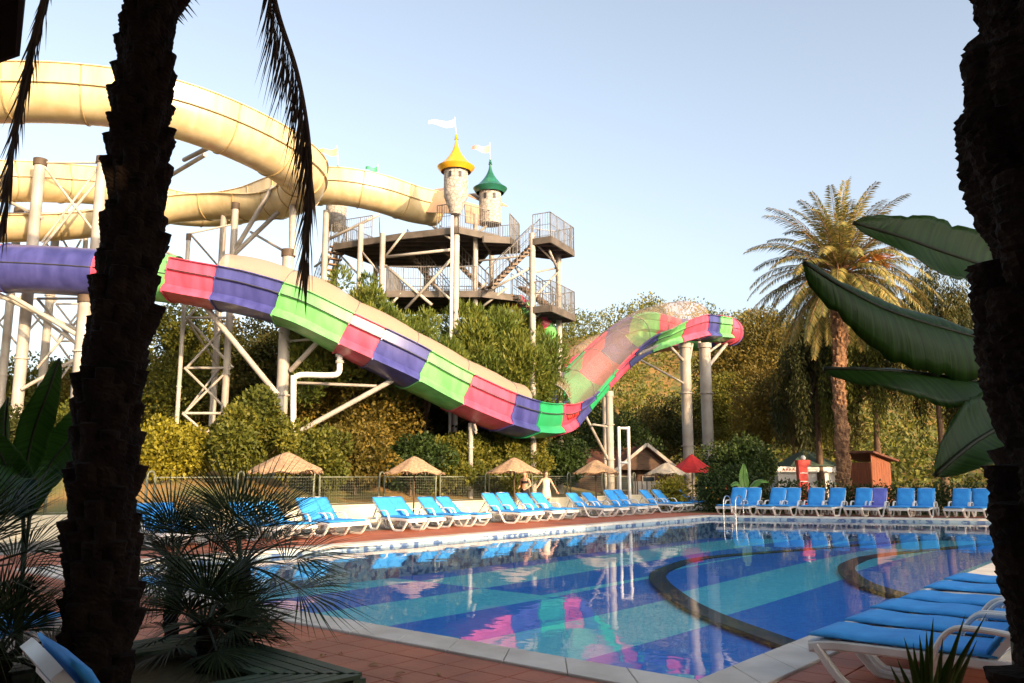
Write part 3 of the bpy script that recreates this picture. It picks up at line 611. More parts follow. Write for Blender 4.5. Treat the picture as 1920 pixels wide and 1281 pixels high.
# pool ladder
lad = thing('pool_ladder', 'polished steel pool ladder with two looped handrails in the far corner', 'ladder', AB(far_a(-14.0), -14.0))
for s in (-0.24, 0.24):
    mb = MB(); c = lambda da, z: AB(far_a(-14.0) + da, -14.0 + s, z); mb.tube(spline([c(0.55, 0.02), c(0.52, 0.45), c(0.42, 0.68), c(0.2, 0.76), c(-0.02, 0.68), c(-0.12, 0.4), c(-0.12, -0.7)], 5), 0.024, 8); mb.build('handrail', M['chrome'], lad, True, True)
for z in (-0.25, -0.5): mb = MB(); mb.bar(AB(far_a(-14.0) - 0.12, -14.24, z), AB(far_a(-14.0) - 0.12, -13.76, z), 0.08, 0.03); mb.build('rung', M['chrome'], lad, world=True)

# ================================================================== WATER SLIDES
def frames(path):
    out = []; N = len(path)
    for i, p in enumerate(path):
        t = (path[min(i+1, N-1)] - path[max(i-1, 0)]).normalized(); s = t.cross(Vector((0, 0, 1))).normalized(); u = s.cross(t).normalized(); out.append((p, t, s, u))
    return out
def arclen(path):
    L_ = [0.0]
    for a, b in zip(path, path[1:]): L_.append(L_[-1] + (b - a).length)
    return L_
def resample(path, step):
    L_ = arclen(path); n = max(2, int(round(L_[-1] / step))); out = []; j = 0
    for i in range(n + 1):
        d = L_[-1] * i / n
        while j < len(L_) - 2 and L_[j+1] < d: j += 1
        out.append(path[j].lerp(path[j+1], (d - L_[j]) / max(L_[j+1] - L_[j], 1e-9)))
    return out
def skin_profile(mb, fr, prof, closed=True, sc_=None):
    n = len(prof); vs = []
    for i, (p, t, s, u) in enumerate(fr):
        k = 1 if sc_ is None else sc_
        vs += [p + s * (a * k) + u * (b * k) for a, b in prof]
    N = len(fr); mb.add(vs, [(i*n+k, i*n+(k+1)%n, (i+1)*n+(k+1)%n, (i+1)*n+k) for i in range(N-1) for k in range(n if closed else n-1)] + ([tuple(range(n)), tuple((N-1)*n+k for k in range(n))][:0]))
def shell(prof, th):                           # closed double-walled profile from an open one
    inner = []
    for i, (a, b) in enumerate(prof):
        p, q = prof[max(i-1, 0)], prof[min(i+1, len(prof)-1)]; d = Vector((q[0]-p[0], q[1]-p[1])).normalized(); inner.append((a - d.y * th, b + d.x * th))
    return prof + inner[::-1]
def collar(mb, f, prof, grow, half):           # raised flange ring at a joint
    p, t, s, u = f; n = len(prof); vs = []
    big_ = []
    for i, (a, b) in enumerate(prof):
        q0, q1 = prof[max(i-1, 0)], prof[min(i+1, n-1)]; d = Vector((q1[0]-q0[0], q1[1]-q0[1]))
        d = d.normalized() if d.length > 1e-6 else Vector((1, 0)); big_.append((a + d.y * grow, b - d.x * grow))
    for dt in (-half, half): vs += [p + t*dt + s*a + u*b for a, b in big_]
    for dt in (-half, half): vs += [p + t*dt + s*a + u*b for a, b in prof]
    fs = []
    for k in range(n-1): fs += [(k, k+1, n+k+1, n+k), (k, k+1, 2*n+k+1, 2*n+k), (n+k, n+k+1, 3*n+k+1, 3*n+k)]
    mb.add(vs, fs)
# ---------------- beige flume
Rb = 0.86
half = [(-Rb*math.cos(t), -Rb*math.sin(t)) for t in [math.pi*i/18 for i in range(19)]]
prof_one = [(-Rb-0.10, 0.03), (-Rb-0.02, 0.02)] + half + [(Rb+0.09, 0.0), (Rb+0.09, 0.06), (Rb+0.02, 0.08), (Rb+0.05, 0.62), (Rb+0.10, 0.63)]
prof_two = [(-Rb-0.10, 0.63), (-Rb-0.05, 0.62), (-Rb-0.02, 0.08), (-Rb-0.09, 0.06), (-Rb-0.09, 0.0)] + half + [(Rb+0.09, 0.0), (Rb+0.09, 0.06), (Rb+0.02, 0.08), (Rb+0.05, 0.62), (Rb+0.10, 0.63)]
def flume(t, path, prof, seg, m, rib, th=0.03):
    path = resample(path, seg / 6); fr = frames(path); n = len(fr); k = 0
    while k < n - 1:
        e = min(k + 6, n - 1); mb = MB(); skin_profile(mb, fr[k:e+1], shell(prof, th)); sct = mb.build('slide_section', m, t, True, True, auto=40)
        mb = MB(); collar(mb, fr[k], prof, 0.035, 0.02); mb.build('joint_flange', rib, sct, world=True); k = e
bs = thing('beige_slide', 'large beige open flume slide curling high above the left side', 'water slide', at(300, 34, 1.0))
pA = [P(812, 392, 40.5), P(770, 384, 39.5), P(700, 362, 38.2), P(620, 350, 37.8), P(540, 362, 39), P(470, 385, 41), P(390, 395, 42), P(300, 385, 40), P(200, 352, 36.5), P(90, 342, 34), P(0, 340, 32.5), P(-150, 338, 30.5)]
flume(bs, spline(pA, 12), prof_two, 2.1, M['beige'], M['beige_rib'])
pB = [P(-420, 250, 27), P(-260, 205, 24.8), P(-100, 184, 24.2), P(60, 178, 24.2), P(200, 186, 24.6), P(320, 207, 25.3), P(430, 246, 26.6), P(520, 292, 28.4), P(566, 332, 30.4), P(556, 362, 32.6), P(500, 376, 34.4), P(420, 376, 35.5), P(330, 382, 35.8), P(240, 398, 35.2), P(130, 412, 34.2), P(0, 416, 33), P(-150, 416, 32)]
flume(bs, spline(pB, 12), prof_one, 2.1, M['beige'], M['beige_rib'])
# ---------------- multicoloured slide
ms = thing('coloured_slide', 'open slide of pink, blue and green sections dipping across the picture', 'water slide', at(600, 31, 1.0))
Rm = 0.86
prof_open = [(-1.02, 0.62), (-0.92, 0.60), (-0.92, 0.24), (-0.98, 0.22), (-0.98, 0.18), (-0.90, 0.15), (-0.86, -0.1), (-0.78, -0.32), (-0.95, -0.52), (-0.99, -0.62), (-0.6, -0.72), (-0.3, -0.80), (0, -0.82), (0.3, -0.80), (0.6, -0.72), (0.99, -0.62), (0.95, -0.52), (0.78, -0.32), (0.86, -0.1), (0.90, 0.15), (0.98, 0.18), (0.98, 0.22), (0.92, 0.24), (0.92, 0.60), (1.02, 0.62)]
tubeprof = [(-0.9*math.sin(t), 0.9*math.cos(t)) for t in [2*math.pi*i/36 for i in range(37)]]
pts = [(-260, 498, 29.5), (-120, 500, 29.8), (0, 503, 30), (100, 507, 30), (190, 513, 30), (300, 521, 30), (370, 533, 30), (470, 552, 30), (560, 580, 30), (640, 622, 30.3), (730, 667, 31), (810, 710, 32), (890, 750, 33), (945, 774, 34), (992, 786, 35.4), (1028, 782, 37), (1062, 756, 38.6), (1106, 708, 40.6), (1152, 662, 42.8), (1196, 631, 45), (1245, 616, 47.2), (1298, 613, 49.4), (1335, 617, 51.4), (1362, 620, 53.4), (1366, 624, 55.8), (1330, 634, 57.5), (1260, 636, 58), (1180, 648, 57.5), (1120, 672, 56), (1080, 694, 54.5), (1030, 712, 52), (970, 720, 50)]
mpath = resample(spline([P(*q) for q in pts], 14), 0.3); mfr = frames(mpath)
def banked(fr, xs):                            # the rising run is banked so that its floor tips towards the pool
    out = []
    for (p, t, s, u), x, i in zip(fr, xs, range(len(fr))):
        th = R(36) * min(max((x - 1018) / 60, 0), 1) * min(max((1300 - x) / 70, 0), 1) if p.y < 51 else 0.0
        out.append((p, t, s * math.cos(th) - u * math.sin(th), u * math.cos(th) + s * math.sin(th)))
    return out
mfr = banked(mfr, [proj(p)[0] for p in mpath]); mx_ = [proj(p)[0] for p in mpath]
cuts = [(-260, 's_green'), (-110, 's_pink'), (14, 's_blue'), (182, 's_pink'), (240, 's_green'), (326, 's_pink'), (412, 's_blue'), (525, 's_green'), (632, 's_pink'), (692, 's_blue'), (772, 's_green'), (850, 's_pink'), (925, 's_blue'), (976, 's_darkgreen'), (1020, 's_pink'), (1050, 's_blue'), (1082, 's_darkgreen'), (1118, 's_pink'), (1158, 's_blue'), (1204, 's_green'), (1256, 's_pink'), (1304, 's_blue'), (1322, 's_green'), (1347, 's_pink'), (1362, 's_pink')]
idx = []; j = 0
for x, c in cuts:
    while j < len(mx_) - 1 and mx_[j] < x: j += 1
    idx.append(j)
rest = list(range(idx[-1], len(mpath) - 1, 7)); seq = ['s_pink', 's_blue', 's_green', 's_pink', 's_blue', 's_darkgreen', 's_pink']
spans = [(idx[i], idx[i+1], cuts[i][1], cuts[i][0]) for i in range(len(cuts) - 1)] + [(rest[i], rest[i+1], seq[i % 7], 2000 + i) for i in range(len(rest) - 1)]
for i0, i1, c, x in spans:
    if i1 <= i0: continue
    closed = x < 326 or (1340 < x < 2003); pf = tubeprof if closed else prof_open; mb = MB()
    if closed: skin_profile(mb, mfr[i0:i1+1], tubeprof, False); 
    else: skin_profile(mb, mfr[i0:i1+1], shell(prof_open, 0.03))
    sct = mb.build('slide_section', M[c], ms, True, True, auto=40)
    mb = MB(); collar(mb, mfr[i0], pf, 0.05, 0.025); mb.build('joint_flange', M[c], sct, True, True, auto=40)
    mb = MB()
    for sgn in (-1, 1):
        line = [p + s * (sgn * (0.915 if closed else 0.985)) + u * (0.02 if closed else 0.2) for p, t_, s, u in mfr[i0:i1+1]]; mb = MB(); mb.tube(line, 0.022, 5); mb.build('seam', M['s_seam'], sct, True, True)
def net(i0, i1, hgt, lean=0.0, m='net'):
    mb = MB(); n = 13; vs = []; L_ = 0
    for k in range(i0, i1 + 1):
        p, t_, s, u = mfr[k]; e = min((k - i0) / 5, (i1 - k) / 5, 1); sca = 0.93 + 0.09 * abs(math.sin((k - i0) * math.pi / 8)); h = hgt * sca
        vs += [p + s * (0.95 * math.cos(th) + lean) + u * (0.60 + h * math.sin(th)) for th in [math.pi * j / (n - 1) for j in range(n)]]
    N = i1 - i0 + 1; mb.add(vs, [(i*n+j, (i+1)*n+j, (i+1)*n+j+1, i*n+j+1) for i in range(N-1) for j in range(n-1)]); nt_ = mb.build('safety_net', M[m], ms, True, True)
    for k in range(i0, i1 + 1, 8):
        p, t_, s, u = mfr[k]; mb = MB(); mb.tube([p + s * (0.955 * math.cos(th) + lean) + u * (0.60 + hgt * 0.94 * math.sin(th)) for th in [math.pi * j / 12 for j in range(13)]], 0.02, 5); mb.build('net_hoop', M['galv'], nt_, True, True)
def ix(x): return next(i for i, v in enumerate(mx_) if v >= x)
net(ix(415), ix(955), 0.75); net(ix(1030), ix(1300), 0.95, m='net_thin')
j0 = next(i for i in range(ix(1358), len(mx_)) if mx_[i] < 1200); j1 = next(i for i in range(j0, len(mx_)) if mx_[i] < 1085); net(j0, j1, 0.9, m='net_thin')
# red scribbles on the pink section in the dip
kk = ix(1024); p, t_, s, u = mfr[kk]; mb = MB()
for q in range(7):
    c = p + s * 0.935 + t_ * (0.1 + q * 0.17); mb.tube([c + u * (0.12 + 0.05 * math.sin(q * 2.1)), c + t_ * 0.07 + u * -0.08, c + t_ * 0.14 + u * (0.1 * math.cos(q))], 0.035, 5)
mb.build('red_lettering', M['red_paint'], ms, True, True)
# ---------------- short chute at the tower's foot
ch = thing('tower_chute', 'short pink, green and blue chute below the lower tower platform', 'water slide', at(1020, 38, 1.2))
cpts = [P(968, 566, 38.5), P(978, 574, 38.4), P(990, 584, 38.2), P(1016, 606, 38.2), P(1035, 645, 39), P(1042, 700, 40)]; cp = resample(spline(cpts, 12), 0.3); cf = frames(cp); k = 0; n = len(cf)
sm = [(a * 0.46, b * 0.46) for a, b in tubeprof]
for i in range(7):
    e = min(n - 1, int((i + 1) * n / 7)); mb = MB(); skin_profile(mb, cf[k:e+1], sm, False); mb.build('slide_section', M[['s_pink', 's_green', 's_pink', 's_green', 's_pink', 's_green', 's_blue'][i]], ch, True, True); k = e

# ================================================================== STEEL SUPPORTS
def col_px(x0, y0, x1, y1, Z, wpx, down=True):  # vertical column from photograph rows; foot on the ground
    top = P(x0, y0, Z); g = Vector((top.x, top.y, 0)); g.z = ground_z(g) - 0.1; return top, g, wpx * Z / FPX / 2
def support(name, label, columns, braces, m=None, cap=True):
    m = m or M['steel']; c0 = col_px(*columns[0]); t = thing(name, label, 'slide support', c0[1])
    for c in columns:
        top, g, r = col_px(*c); mb = MB(); mb.tube([g, top], [r, r], 14); cl_ = mb.build('column', m, t, True, True, auto=50)
        mb = MB(); mb.tube([top + Vector((0, 0, -0.25)), top + Vector((0, 0, 0.03))], r * 1.22, 14); mb.build('cap', M['pole_dark'] if cap else m, cl_, True, True, auto=50)
        h = top.z - g.z
        for f in (0.35, 0.68): mb = MB(); mb.tube([g + Vector((0, 0, h*f)), g + Vector((0, 0, h*f + 0.06))], r * 1.3, 14); mb.build('flange', m, cl_, True, True, auto=50)
    for (xa, ya, Za, xb, yb, Zb, wp) in braces: mb = MB(); mb.tube([P(xa, ya, Za), P(xb, yb, Zb)], wp * Za / FPX / 2, 8); mb.build('brace', m, t, True, True, auto=50)
    return t
def xb(x0, x1, ya, yb, Za, Zb, wpx): return [(x0, ya, Za, x1, yb, Zb, wpx), (x0, yb, Za, x1, ya, Zb, wpx), (x0, ya, Za, x1, ya, Zb, wpx)]
support('slide_support', 'pair of thick cream columns with wire braces under the beige slide, far left', [(76, 300, 0, 0, 32, 21), (193, 296, 0, 0, 32.5, 20)],
        xb(78, 192, 305, 455, 32, 32.5, 5) + xb(70, 180, 560, 690, 32, 32.5, 5) + [(80, 410, 32, 0, 370, 33, 7), (66, 480, 32, 190, 330, 32.5, 6), (190, 640, 32.5, -20, 545, 30, 9), (40, 730, 31.8, 175, 655, 32.4, 7), (150, 650, 32.3, 70, 590, 32, 6)])
support('slide_support', 'slim grey columns of the far lattice behind the two thick left columns', [(36, 392, 0, 0, 37, 15), (107, 410, 0, 0, 37, 15), (165, 400, 0, 0, 38, 9), (-40, 390, 0, 0, 37, 15)],
        xb(36, 107, 400, 480, 37, 37, 4) + xb(36, 107, 560, 640, 37, 37, 4) + xb(107, 163, 430, 530, 37, 38, 4) + xb(36, 107, 480, 560, 37, 37, 4) + xb(-40, 36, 400, 480, 37, 37, 4) + xb(-40, 36, 560, 650, 37, 37, 4) + xb(107, 163, 640, 720, 37, 38, 4) + xb(105, 160, 570, 640, 37, 38, 4))
support('slide_support', 'thick column under the coloured slide hidden behind the dark palm trunk', [(163, 556, 0, 0, 30, 27)], [(165, 640, 30, 20, 555, 30, 9)])
lt = [(354, 440, 0, 0, 33, 8), (442, 382, 0, 0, 33.5, 13), (421, 384, 0, 0, 35.2, 12)]
support('slide_support', 'open lattice tower of X braced pipes right of the dark palm trunk', lt,
        xb(350, 437, 596, 690, 33, 33.5, 5) + xb(346, 432, 690, 775, 33, 33.5, 5) + xb(352, 440, 500, 596, 33, 33.5, 5) + xb(342, 430, 775, 850, 33, 33.5, 5) + [(350, 600, 33, 412, 690, 35.2, 4), (346, 775, 33, 412, 690, 35.2, 4),
        (440, 470, 33.5, 512, 350, 32.5, 9), (436, 480, 33.5, 535, 385, 33, 9), (420, 520, 35.2, 305, 470, 36, 5), (356, 438, 33, 350, 500, 33, 6), (356, 438, 33, 440, 420, 33.5, 4), (356, 438, 33, 410, 500, 35.2, 4), (385, 575, 30.4, 520, 740, 30.2, 11), (470, 435, 34, 548, 480, 31.5, 5), (345, 300, 28, 395, 275, 26.5, 9), (310, 335, 29, 385, 290, 26.2, 8)])
support('slide_support', 'thick cream column holding the coloured slide where it starts to fall', [(541, 470, 0, 0, 31.4, 22)],
        [(548, 480, 31.4, 549, 385, 31.4, 14), (545, 695, 31.3, 597, 640, 30.5, 10), (545, 640, 31.3, 585, 636, 30.6, 5), (556, 812, 31, 738, 712, 31.2, 10), (556, 718, 31.3, 706, 724, 31.2, 6)])
support('slide_support', 'thin white post under the pink section above the shrubs', [(883, 795, 0, 0, 33.4, 9)], [(884, 800, 33.4, 893, 812, 33.2, 5), (893, 808, 33.2, 889, 794, 33.1, 5)], cap=False)
support('slide_support', 'cream post under the rising green section beside the white ladder frame', [(1142, 735, 0, 0, 42.0, 14), (1133, 735, 0, 0, 44, 8)], [(1095, 775, 39.6, 1140, 862, 42.0, 6), (1112, 796, 39.8, 1138, 800, 41.3, 4)], cap=False)
support('slide_support', 'left of the twin tall columns under the right bend of the slide', [(1284, 645, 0, 0, 49, 20)], [(1284, 680, 49, 1252, 645, 47.3, 6), (1292, 680, 49, 1298, 645, 49.4, 5), (1284, 720, 49, 1195, 672, 44.2, 4), (1250, 640, 47, 1196, 664, 44, 8)], cap=False)
support('slide_support', 'right of the twin tall columns under the right bend of the slide', [(1321, 645, 0, 0, 49.6, 21)], [(1326, 690, 49.6, 1362, 645, 52.8, 7), (1324, 690, 49.6, 1310, 640, 49.8, 8), (1330, 660, 49.6, 1350, 645, 52, 5)], cap=False)
# white twin-post frame
fr_ = thing('post_frame', 'white ladder-like frame of two thin posts beside the cream slide post', 'frame', at(1168, 37.5))
for x in (1160, 1178): q = P(x, 800, 37.5); mb = MB(); mb.tube([(q.x, q.y, -0.05), q], 0.075, 10); mb.build('post', M['white_paint'], fr_, True, True, auto=50)
for y in (803, 868): mb = MB(); mb.tube([P(1160, y, 37.5), P(1178, y, 37.5)], 0.06, 8); mb.build('rung', M['white_paint'], fr_, True, True)
# water pipe
wp_ = thing('water_pipe', 'white water pipe bending from the slide bottom down to the shrubs', 'pipe', at(550, 30.4, 1.0))
mb = MB(); mb.tube(spline([P(637, 650, 30.3), P(637, 680, 30.3), P(634, 700, 30.3), P(615, 704, 30.3), P(570, 703, 30.3), P(553, 708, 30.3), P(550, 725, 30.3), P(550, 900, 30.3)], 4), 0.11, 10); mb.build('pipe', M['white_paint'], wp_, True, True)
for y in (664, 676): mb = MB(); mb.tube([P(637, y, 30.3), P(637, y + 5, 30.3)], 0.16, 12); mb.build('collar', M['steel'], wp_, True, True, auto=50)

# ================================================================== SLIDE TOWER
TW = thing('slide_tower', 'tall steel slide tower with two turrets, stairs and open platforms', 'tower', at(830, 38, 1.4))
M['deckbeam'] = mat('weathered_beam_steel', (0.13, 0.105, 0.085), (0.08, 0.065, 0.05), 2, 0.6)
ZT, ZM, ZU, ZL = 12.5, 9.75, 12.1, 8.95
top_poly = [(-2.4, 35.8), (-0.6, 37.2), (-1.7, 41.4), (-4.6, 42.2), (-7.0, 41.7), (-8.6, 38.6), (-4.9, 36.7)]
mid_poly = [(-5.7, 36.6), (-1.4, 36.6), (0.4, 37.6), (-0.4, 40.6), (-5.4, 40.6)]
right_poly = [(0.95, 36.3), (1.72, 35.9), (2.95, 38.3), (2.1, 38.9), (1.0, 38.4)]
tur_poly = [(-1.3, 36.4), (-0.1, 36.6), (0.35, 38.2), (-1.0, 38.6)]
def platform(poly, z, m=M['deckdark']):
    mb = MB(); mb.poly(poly, z - 0.10, z); pl = mb.build('platform', m, TW, world=True)
    mb = MB(); n = len(poly)
    for k in range(n): a, c = Vector((*poly[k], z - 0.13)), Vector((*poly[(k+1) % n], z - 0.13)); mb.bar(a, c, 0.10, 0.30)
    mb.build('edge_beam', M['deckbeam'], pl, world=True)
    xs = [p[0] for p in poly]; ys = [p[1] for p in poly]; mb = MB(); cx, cy = sum(xs)/n, sum(ys)/n
    k = min(ys) + 0.6
    while k < max(ys) - 0.3:
        hit = []
        for i in range(n):
            (x0, y0), (x1, y1) = poly[i], poly[(i+1) % n]
            if (y0 - k) * (y1 - k) < 0: hit.append(x0 + (x1 - x0) * (k - y0) / (y1 - y0))
        if len(hit) >= 2: mb = MB(); mb.bar((min(hit), k, z - 0.19), (max(hit), k, z - 0.19), 0.08, 0.16); mb.build('joist', M['deckdark'], pl, world=True)
        k += 0.75
    return pl
def railing(pts, h=1.15, step=0.11):
    mb = MB()
    for a, c in zip(pts, pts[1:]):
        a, c = Vector(a), Vector(c); d = c - a; up = Vector((0, 0, 1))
        for f in (h, h * 0.52, 0.08): mb.tube([a + up*f, c + up*f], 0.022 if f == h else 0.013, 5)
        n = max(1, int(d.length / step))
        for k in range(n + 1):
            q = a + d * k / n; r = 0.024 if k % 7 == 0 or k == n else 0.011; mb.tube([q, q + up * h], r, 4)
    return mb.build('railing', M['galv'], TW, world=True)
platform(top_poly, ZT); platform(mid_poly, ZM); platform(right_poly, ZU); platform(right_poly, ZL); platform(tur_poly, ZT - 0.25)
V3 = lambda p, z: Vector((p[0], p[1], z))
railing([V3(top_poly[3], ZT), V3(top_poly[4], ZT), V3(top_poly[5], ZT), (-6.6, 37.65, ZT)]); railing([V3(top_poly[1], ZT), V3(top_poly[0], ZT), (-3.4, 36.2, ZT)])
railing([V3(p, ZM) for p in (mid_poly[4], mid_poly[0], (-1.6, 36.6))]); railing([V3(mid_poly[3], ZM), V3(mid_poly[4], ZM)])
for z in (ZU, ZL): railing([V3(p, z) for p in (right_poly[0], right_poly[1], right_poly[2], right_poly[3], right_poly[4])])
railing([V3(tur_poly[1], ZT - .25), V3(tur_poly[2], ZT - .25), V3(tur_poly[3], ZT - .25)])
M['tread'] = mat('rusty_tread', (0.26, 0.16, 0.09), (0.16, 0.09, 0.05), 4, 0.7)
def stair(a, c, wd, n):
    a, c = Vector(a), Vector(c); d = c - a; h = Vector((d.x, d.y, 0)); s = Vector((-h.y, h.x, 0)).normalized()
    mb = MB()
    for k in (-1, 1): mb.bar(a + s*wd*0.32*k - Vector((0, 0, 0.06)), c + s*wd*0.32*k - Vector((0, 0, 0.06)), 0.05, 0.12)
    st = mb.build('stair', M['deckbeam'], TW, world=True)
    for k in range(n): q = a + d * (k + 0.5) / n; mb = MB(); mb.box((q.x, q.y, q.z + 0.03), (0.24, wd, 0.07), rz=yaw(h)); mb.build('tread', M['tread'], st, world=True)
    for k in (-1, 1): railing([a + s*wd/2*k, c + s*wd/2*k], 1.0, 0.22)
stair((-1.0, 36.1, ZM), (1.1, 36.9, ZU), 1.0, 12); stair((1.05, 37.6, ZL), (0.0, 37.7, ZM), 0.8, 6); stair((-3.0, 40.0, ZM), (-5.2, 39.8, ZT), 0.8, 13); stair((-8.4, 38.8, ZT), (-9.8, 40.5, 9.6), 0.8, 12)
stair((0.9, 38.3, ZL), (-1.2, 38.9, 6.4), 0.8, 12); stair((-0.9, 38.4, ZM), (-3.4, 38.8, ZT - 0.1), 0.8, 13); stair((2.3, 38.2, ZL), (0.5, 39.6, 10.6), 0.8, 9)
for x, y, Z, wpx in [(612, 395, 38.4, 12), (630, 455, 41.2, 10), (677, 422, 37.6, 11), (718, 438, 36.7, 11), (856, 405, 36.0, 13), (892, 402, 37.0, 10), (922, 440, 40.6, 10), (998, 438, 36.4, 12), (1047, 470, 38.5, 11), (800, 480, 41.8, 10), (705, 480, 41.4, 9)]:
    top = P(x, y, Z); g = Vector((top.x, top.y, 0)); g.z = ground_z(g) - 0.1; mb = MB(); mb.tube([g, top], wpx * Z / FPX / 2, 12); mb.build('column', M['steel'], TW, True, True, auto=50)
q = P(848, 405, 35.6); mb = MB(); mb.tube([(q.x, q.y, 1.0), q], 0.07, 8); mb.build('drain_pipe', M['white_paint'], TW, True, True)
for (xa, ya, Za, xb_, yb_, Zb, wp) in [(722, 482, 36.7, 760, 433, 36.6, 5), (855, 455, 36, 812, 425, 36.4, 5), (722, 482, 36.7, 848, 468, 36, 6), (722, 498, 36.7, 810, 572, 36.4, 6), (850, 482, 36, 760, 580, 36.6, 6), (720, 585, 36.7, 752, 550, 36.6, 5), (848, 565, 36, 815, 535, 36.3, 5), (897, 545, 37, 912, 530, 36.9, 5), (618, 448, 38.4, 712, 402, 38, 6), (892, 490, 37, 998, 478, 36.4, 4), (998, 512, 36.4, 1047, 502, 38.5, 4), (1000, 560, 36.4, 1046, 510, 38.5, 5), (1047, 510, 38.5, 1030, 470, 36.8, 5), (892, 440, 37, 912, 424, 37.2, 5), (905, 575, 37, 950, 540, 37, 5), (618, 480, 38.4, 590, 500, 40, 5), (998, 450, 36.4, 1047, 500, 38.5, 4), (998, 600, 36.4, 1047, 560, 38.5, 4), (892, 560, 37, 998, 500, 36.4, 5), (922, 450, 40.6, 998, 540, 36.4, 4), (722, 560, 36.7, 705, 485, 41.4, 4), (630, 470, 41.2, 677, 520, 37.6, 4), (677, 470, 37.6, 718, 520, 36.7, 4)]:
    mb = MB(); mb.tube([P(xa, ya, Za), P(xb_, yb_, Zb)], wp * Za / FPX / 2, 7); mb.build('brace', M['steel'], TW, True, True)
# canopies over the top deck
mb = MB(); mb.add([P(768, 374, 40), P(838, 356, 39), P(846, 400, 38.4), P(800, 398, 39.2), P(775, 362, 42), P(842, 350, 41.6)], [(0, 1, 2, 3), (0, 4, 5, 1)]); o = mb.build('canopy', M['tan_roof'], TW, world=True); sd = o.modifiers.new('thick', 'SOLIDIFY'); sd.thickness = 0.05
mb = MB(); mb.add([P(872, 366, 36.9), P(915, 384, 38.0), P(952, 388, 38.6), P(905, 362, 40)], [(0, 1, 2, 3)]); o = mb.build('canopy', M['tan_roof'], TW, world=True); sd = o.modifiers.new('thick', 'SOLIDIFY'); sd.thickness = 0.05
mb = MB(); mb.add([P(870, 378, 36.6), P(872, 418, 36.6), P(912, 426, 37.6), P(912, 390, 37.6)], [(0, 1, 2, 3)]); o = mb.build('side_panel', M['tan_roof'], TW, world=True); sd = o.modifiers.new('thick', 'SOLIDIFY'); sd.thickness = 0.05
def flag(parent, top, bottom, L_, H_, m):
    mb = MB(); mb.tube([bottom, top], 0.025, 6); pole = mb.build('flagpole', M['white_paint'], parent, True, True)
    mb = MB(); n = 10; vs = []
    for i in range(n + 1):
        f = i / n; wv = 0.08 * math.sin(f * 7) * (0.3 + f); hh = H_ * (1 - 0.55 * f)
        for s in (0.5, -0.5): vs.append(top + Vector((-L_ * f, wv, -0.1 - H_ / 2 + hh * s - 0.06 * math.sin(f * 5))))
    mb.add(vs, [(2*i, 2*i+1, 2*i+3, 2*i+2) for i in range(n)]); return mb.build('flag', m, parent, True, True), pole
def turret(px, Z, y_tip, y_brim, y_eave, y_cyl, y_bot, brim_px, cyl_px, m, funnel):
    c = P(px, y_brim, Z); x, y = c.x, c.y; h_ = lambda yy: P(px, yy, Z).z; rb = brim_px * Z / FPX / 2; rc = cyl_px * Z / FPX / 2
    zb, zt, ze = h_(y_brim), h_(y_tip), h_(y_eave); mb = MB(); zc = h_(y_cyl)
    if funnel: mb.lathe([(rc, ze + 0.05), (rc, zc), (rc * 0.98, zc - 0.05), (rc * 0.7, zc + (h_(y_bot) - zc) * 0.5), (rc * 0.42, h_(y_bot)), (0.0, h_(y_bot))], 32, (x, y, 0))
    else: mb.lathe([(rc, ze + 0.05), (rc, h_(y_bot)), (0, h_(y_bot))], 32, (x, y, 0))
    tu = mb.build('turret', M['turret'], TW, True, True, auto=40)
    H_ = zt - zb; prof = [(rb * 0.80, ze - 0.02), (rb * 0.97, zb - 0.02), (rb, zb + 0.02), (rb * 0.93, zb + 0.06)] + [(rb * (0.78 * (1 - f) ** 2.0 + 0.06), zb + 0.10 + (H_ * 0.86) * f) for f in [i / 12 for i in range(13)]] + [(0.10, zt - H_ * 0.06), (0.035, zt - H_*0.02), (0.08, zt + 0.02), (0.025, zt + 0.06), (0.05, zt + 0.13), (0, zt + 0.18)]
    mb = MB(); mb.lathe(prof, 40, (x, y, 0)); mb.build('turret_roof', m, tu, True, True, auto=50)
    for th in (-2.0, -1.15): mb = MB(); mb.box((x + rc * math.cos(th), y + rc * math.sin(th), ze - 0.28), (0.05, 0.13, 0.26), rz=th); mb.build('turret_window', M['s_seam'], tu, world=True)
    return tu, Vector((x, y, zt + 0.1))
tu, tp = turret(855, 35.7, 258, 315, 322, 368, 402, 74, 47, M['yellow_roof'], True); flag(tu, P(852, 220, 35.7), tp, 1.2, 0.36, M['flag_white'])
tu, tp = turret(919, 37.4, 305, 355, 362, 400, 421, 67, 43, M['green_roof'], False); flag(tu, P(918, 268, 37.4), tp, 0.85, 0.36, M['flag_pink'])
tu, tp = turret(632, 41.5, 316, 352, 356, 380, 430, 60, 40, M['green_roof'], False); flag(tu, P(632, 274, 41.5), tp, 0.95, 0.42, M['flag_yellow'])
flag(TW, P(708, 308, 42.0), V3((-6.8, 41.6), ZT), 0.65, 0.30, M['flag_green'])

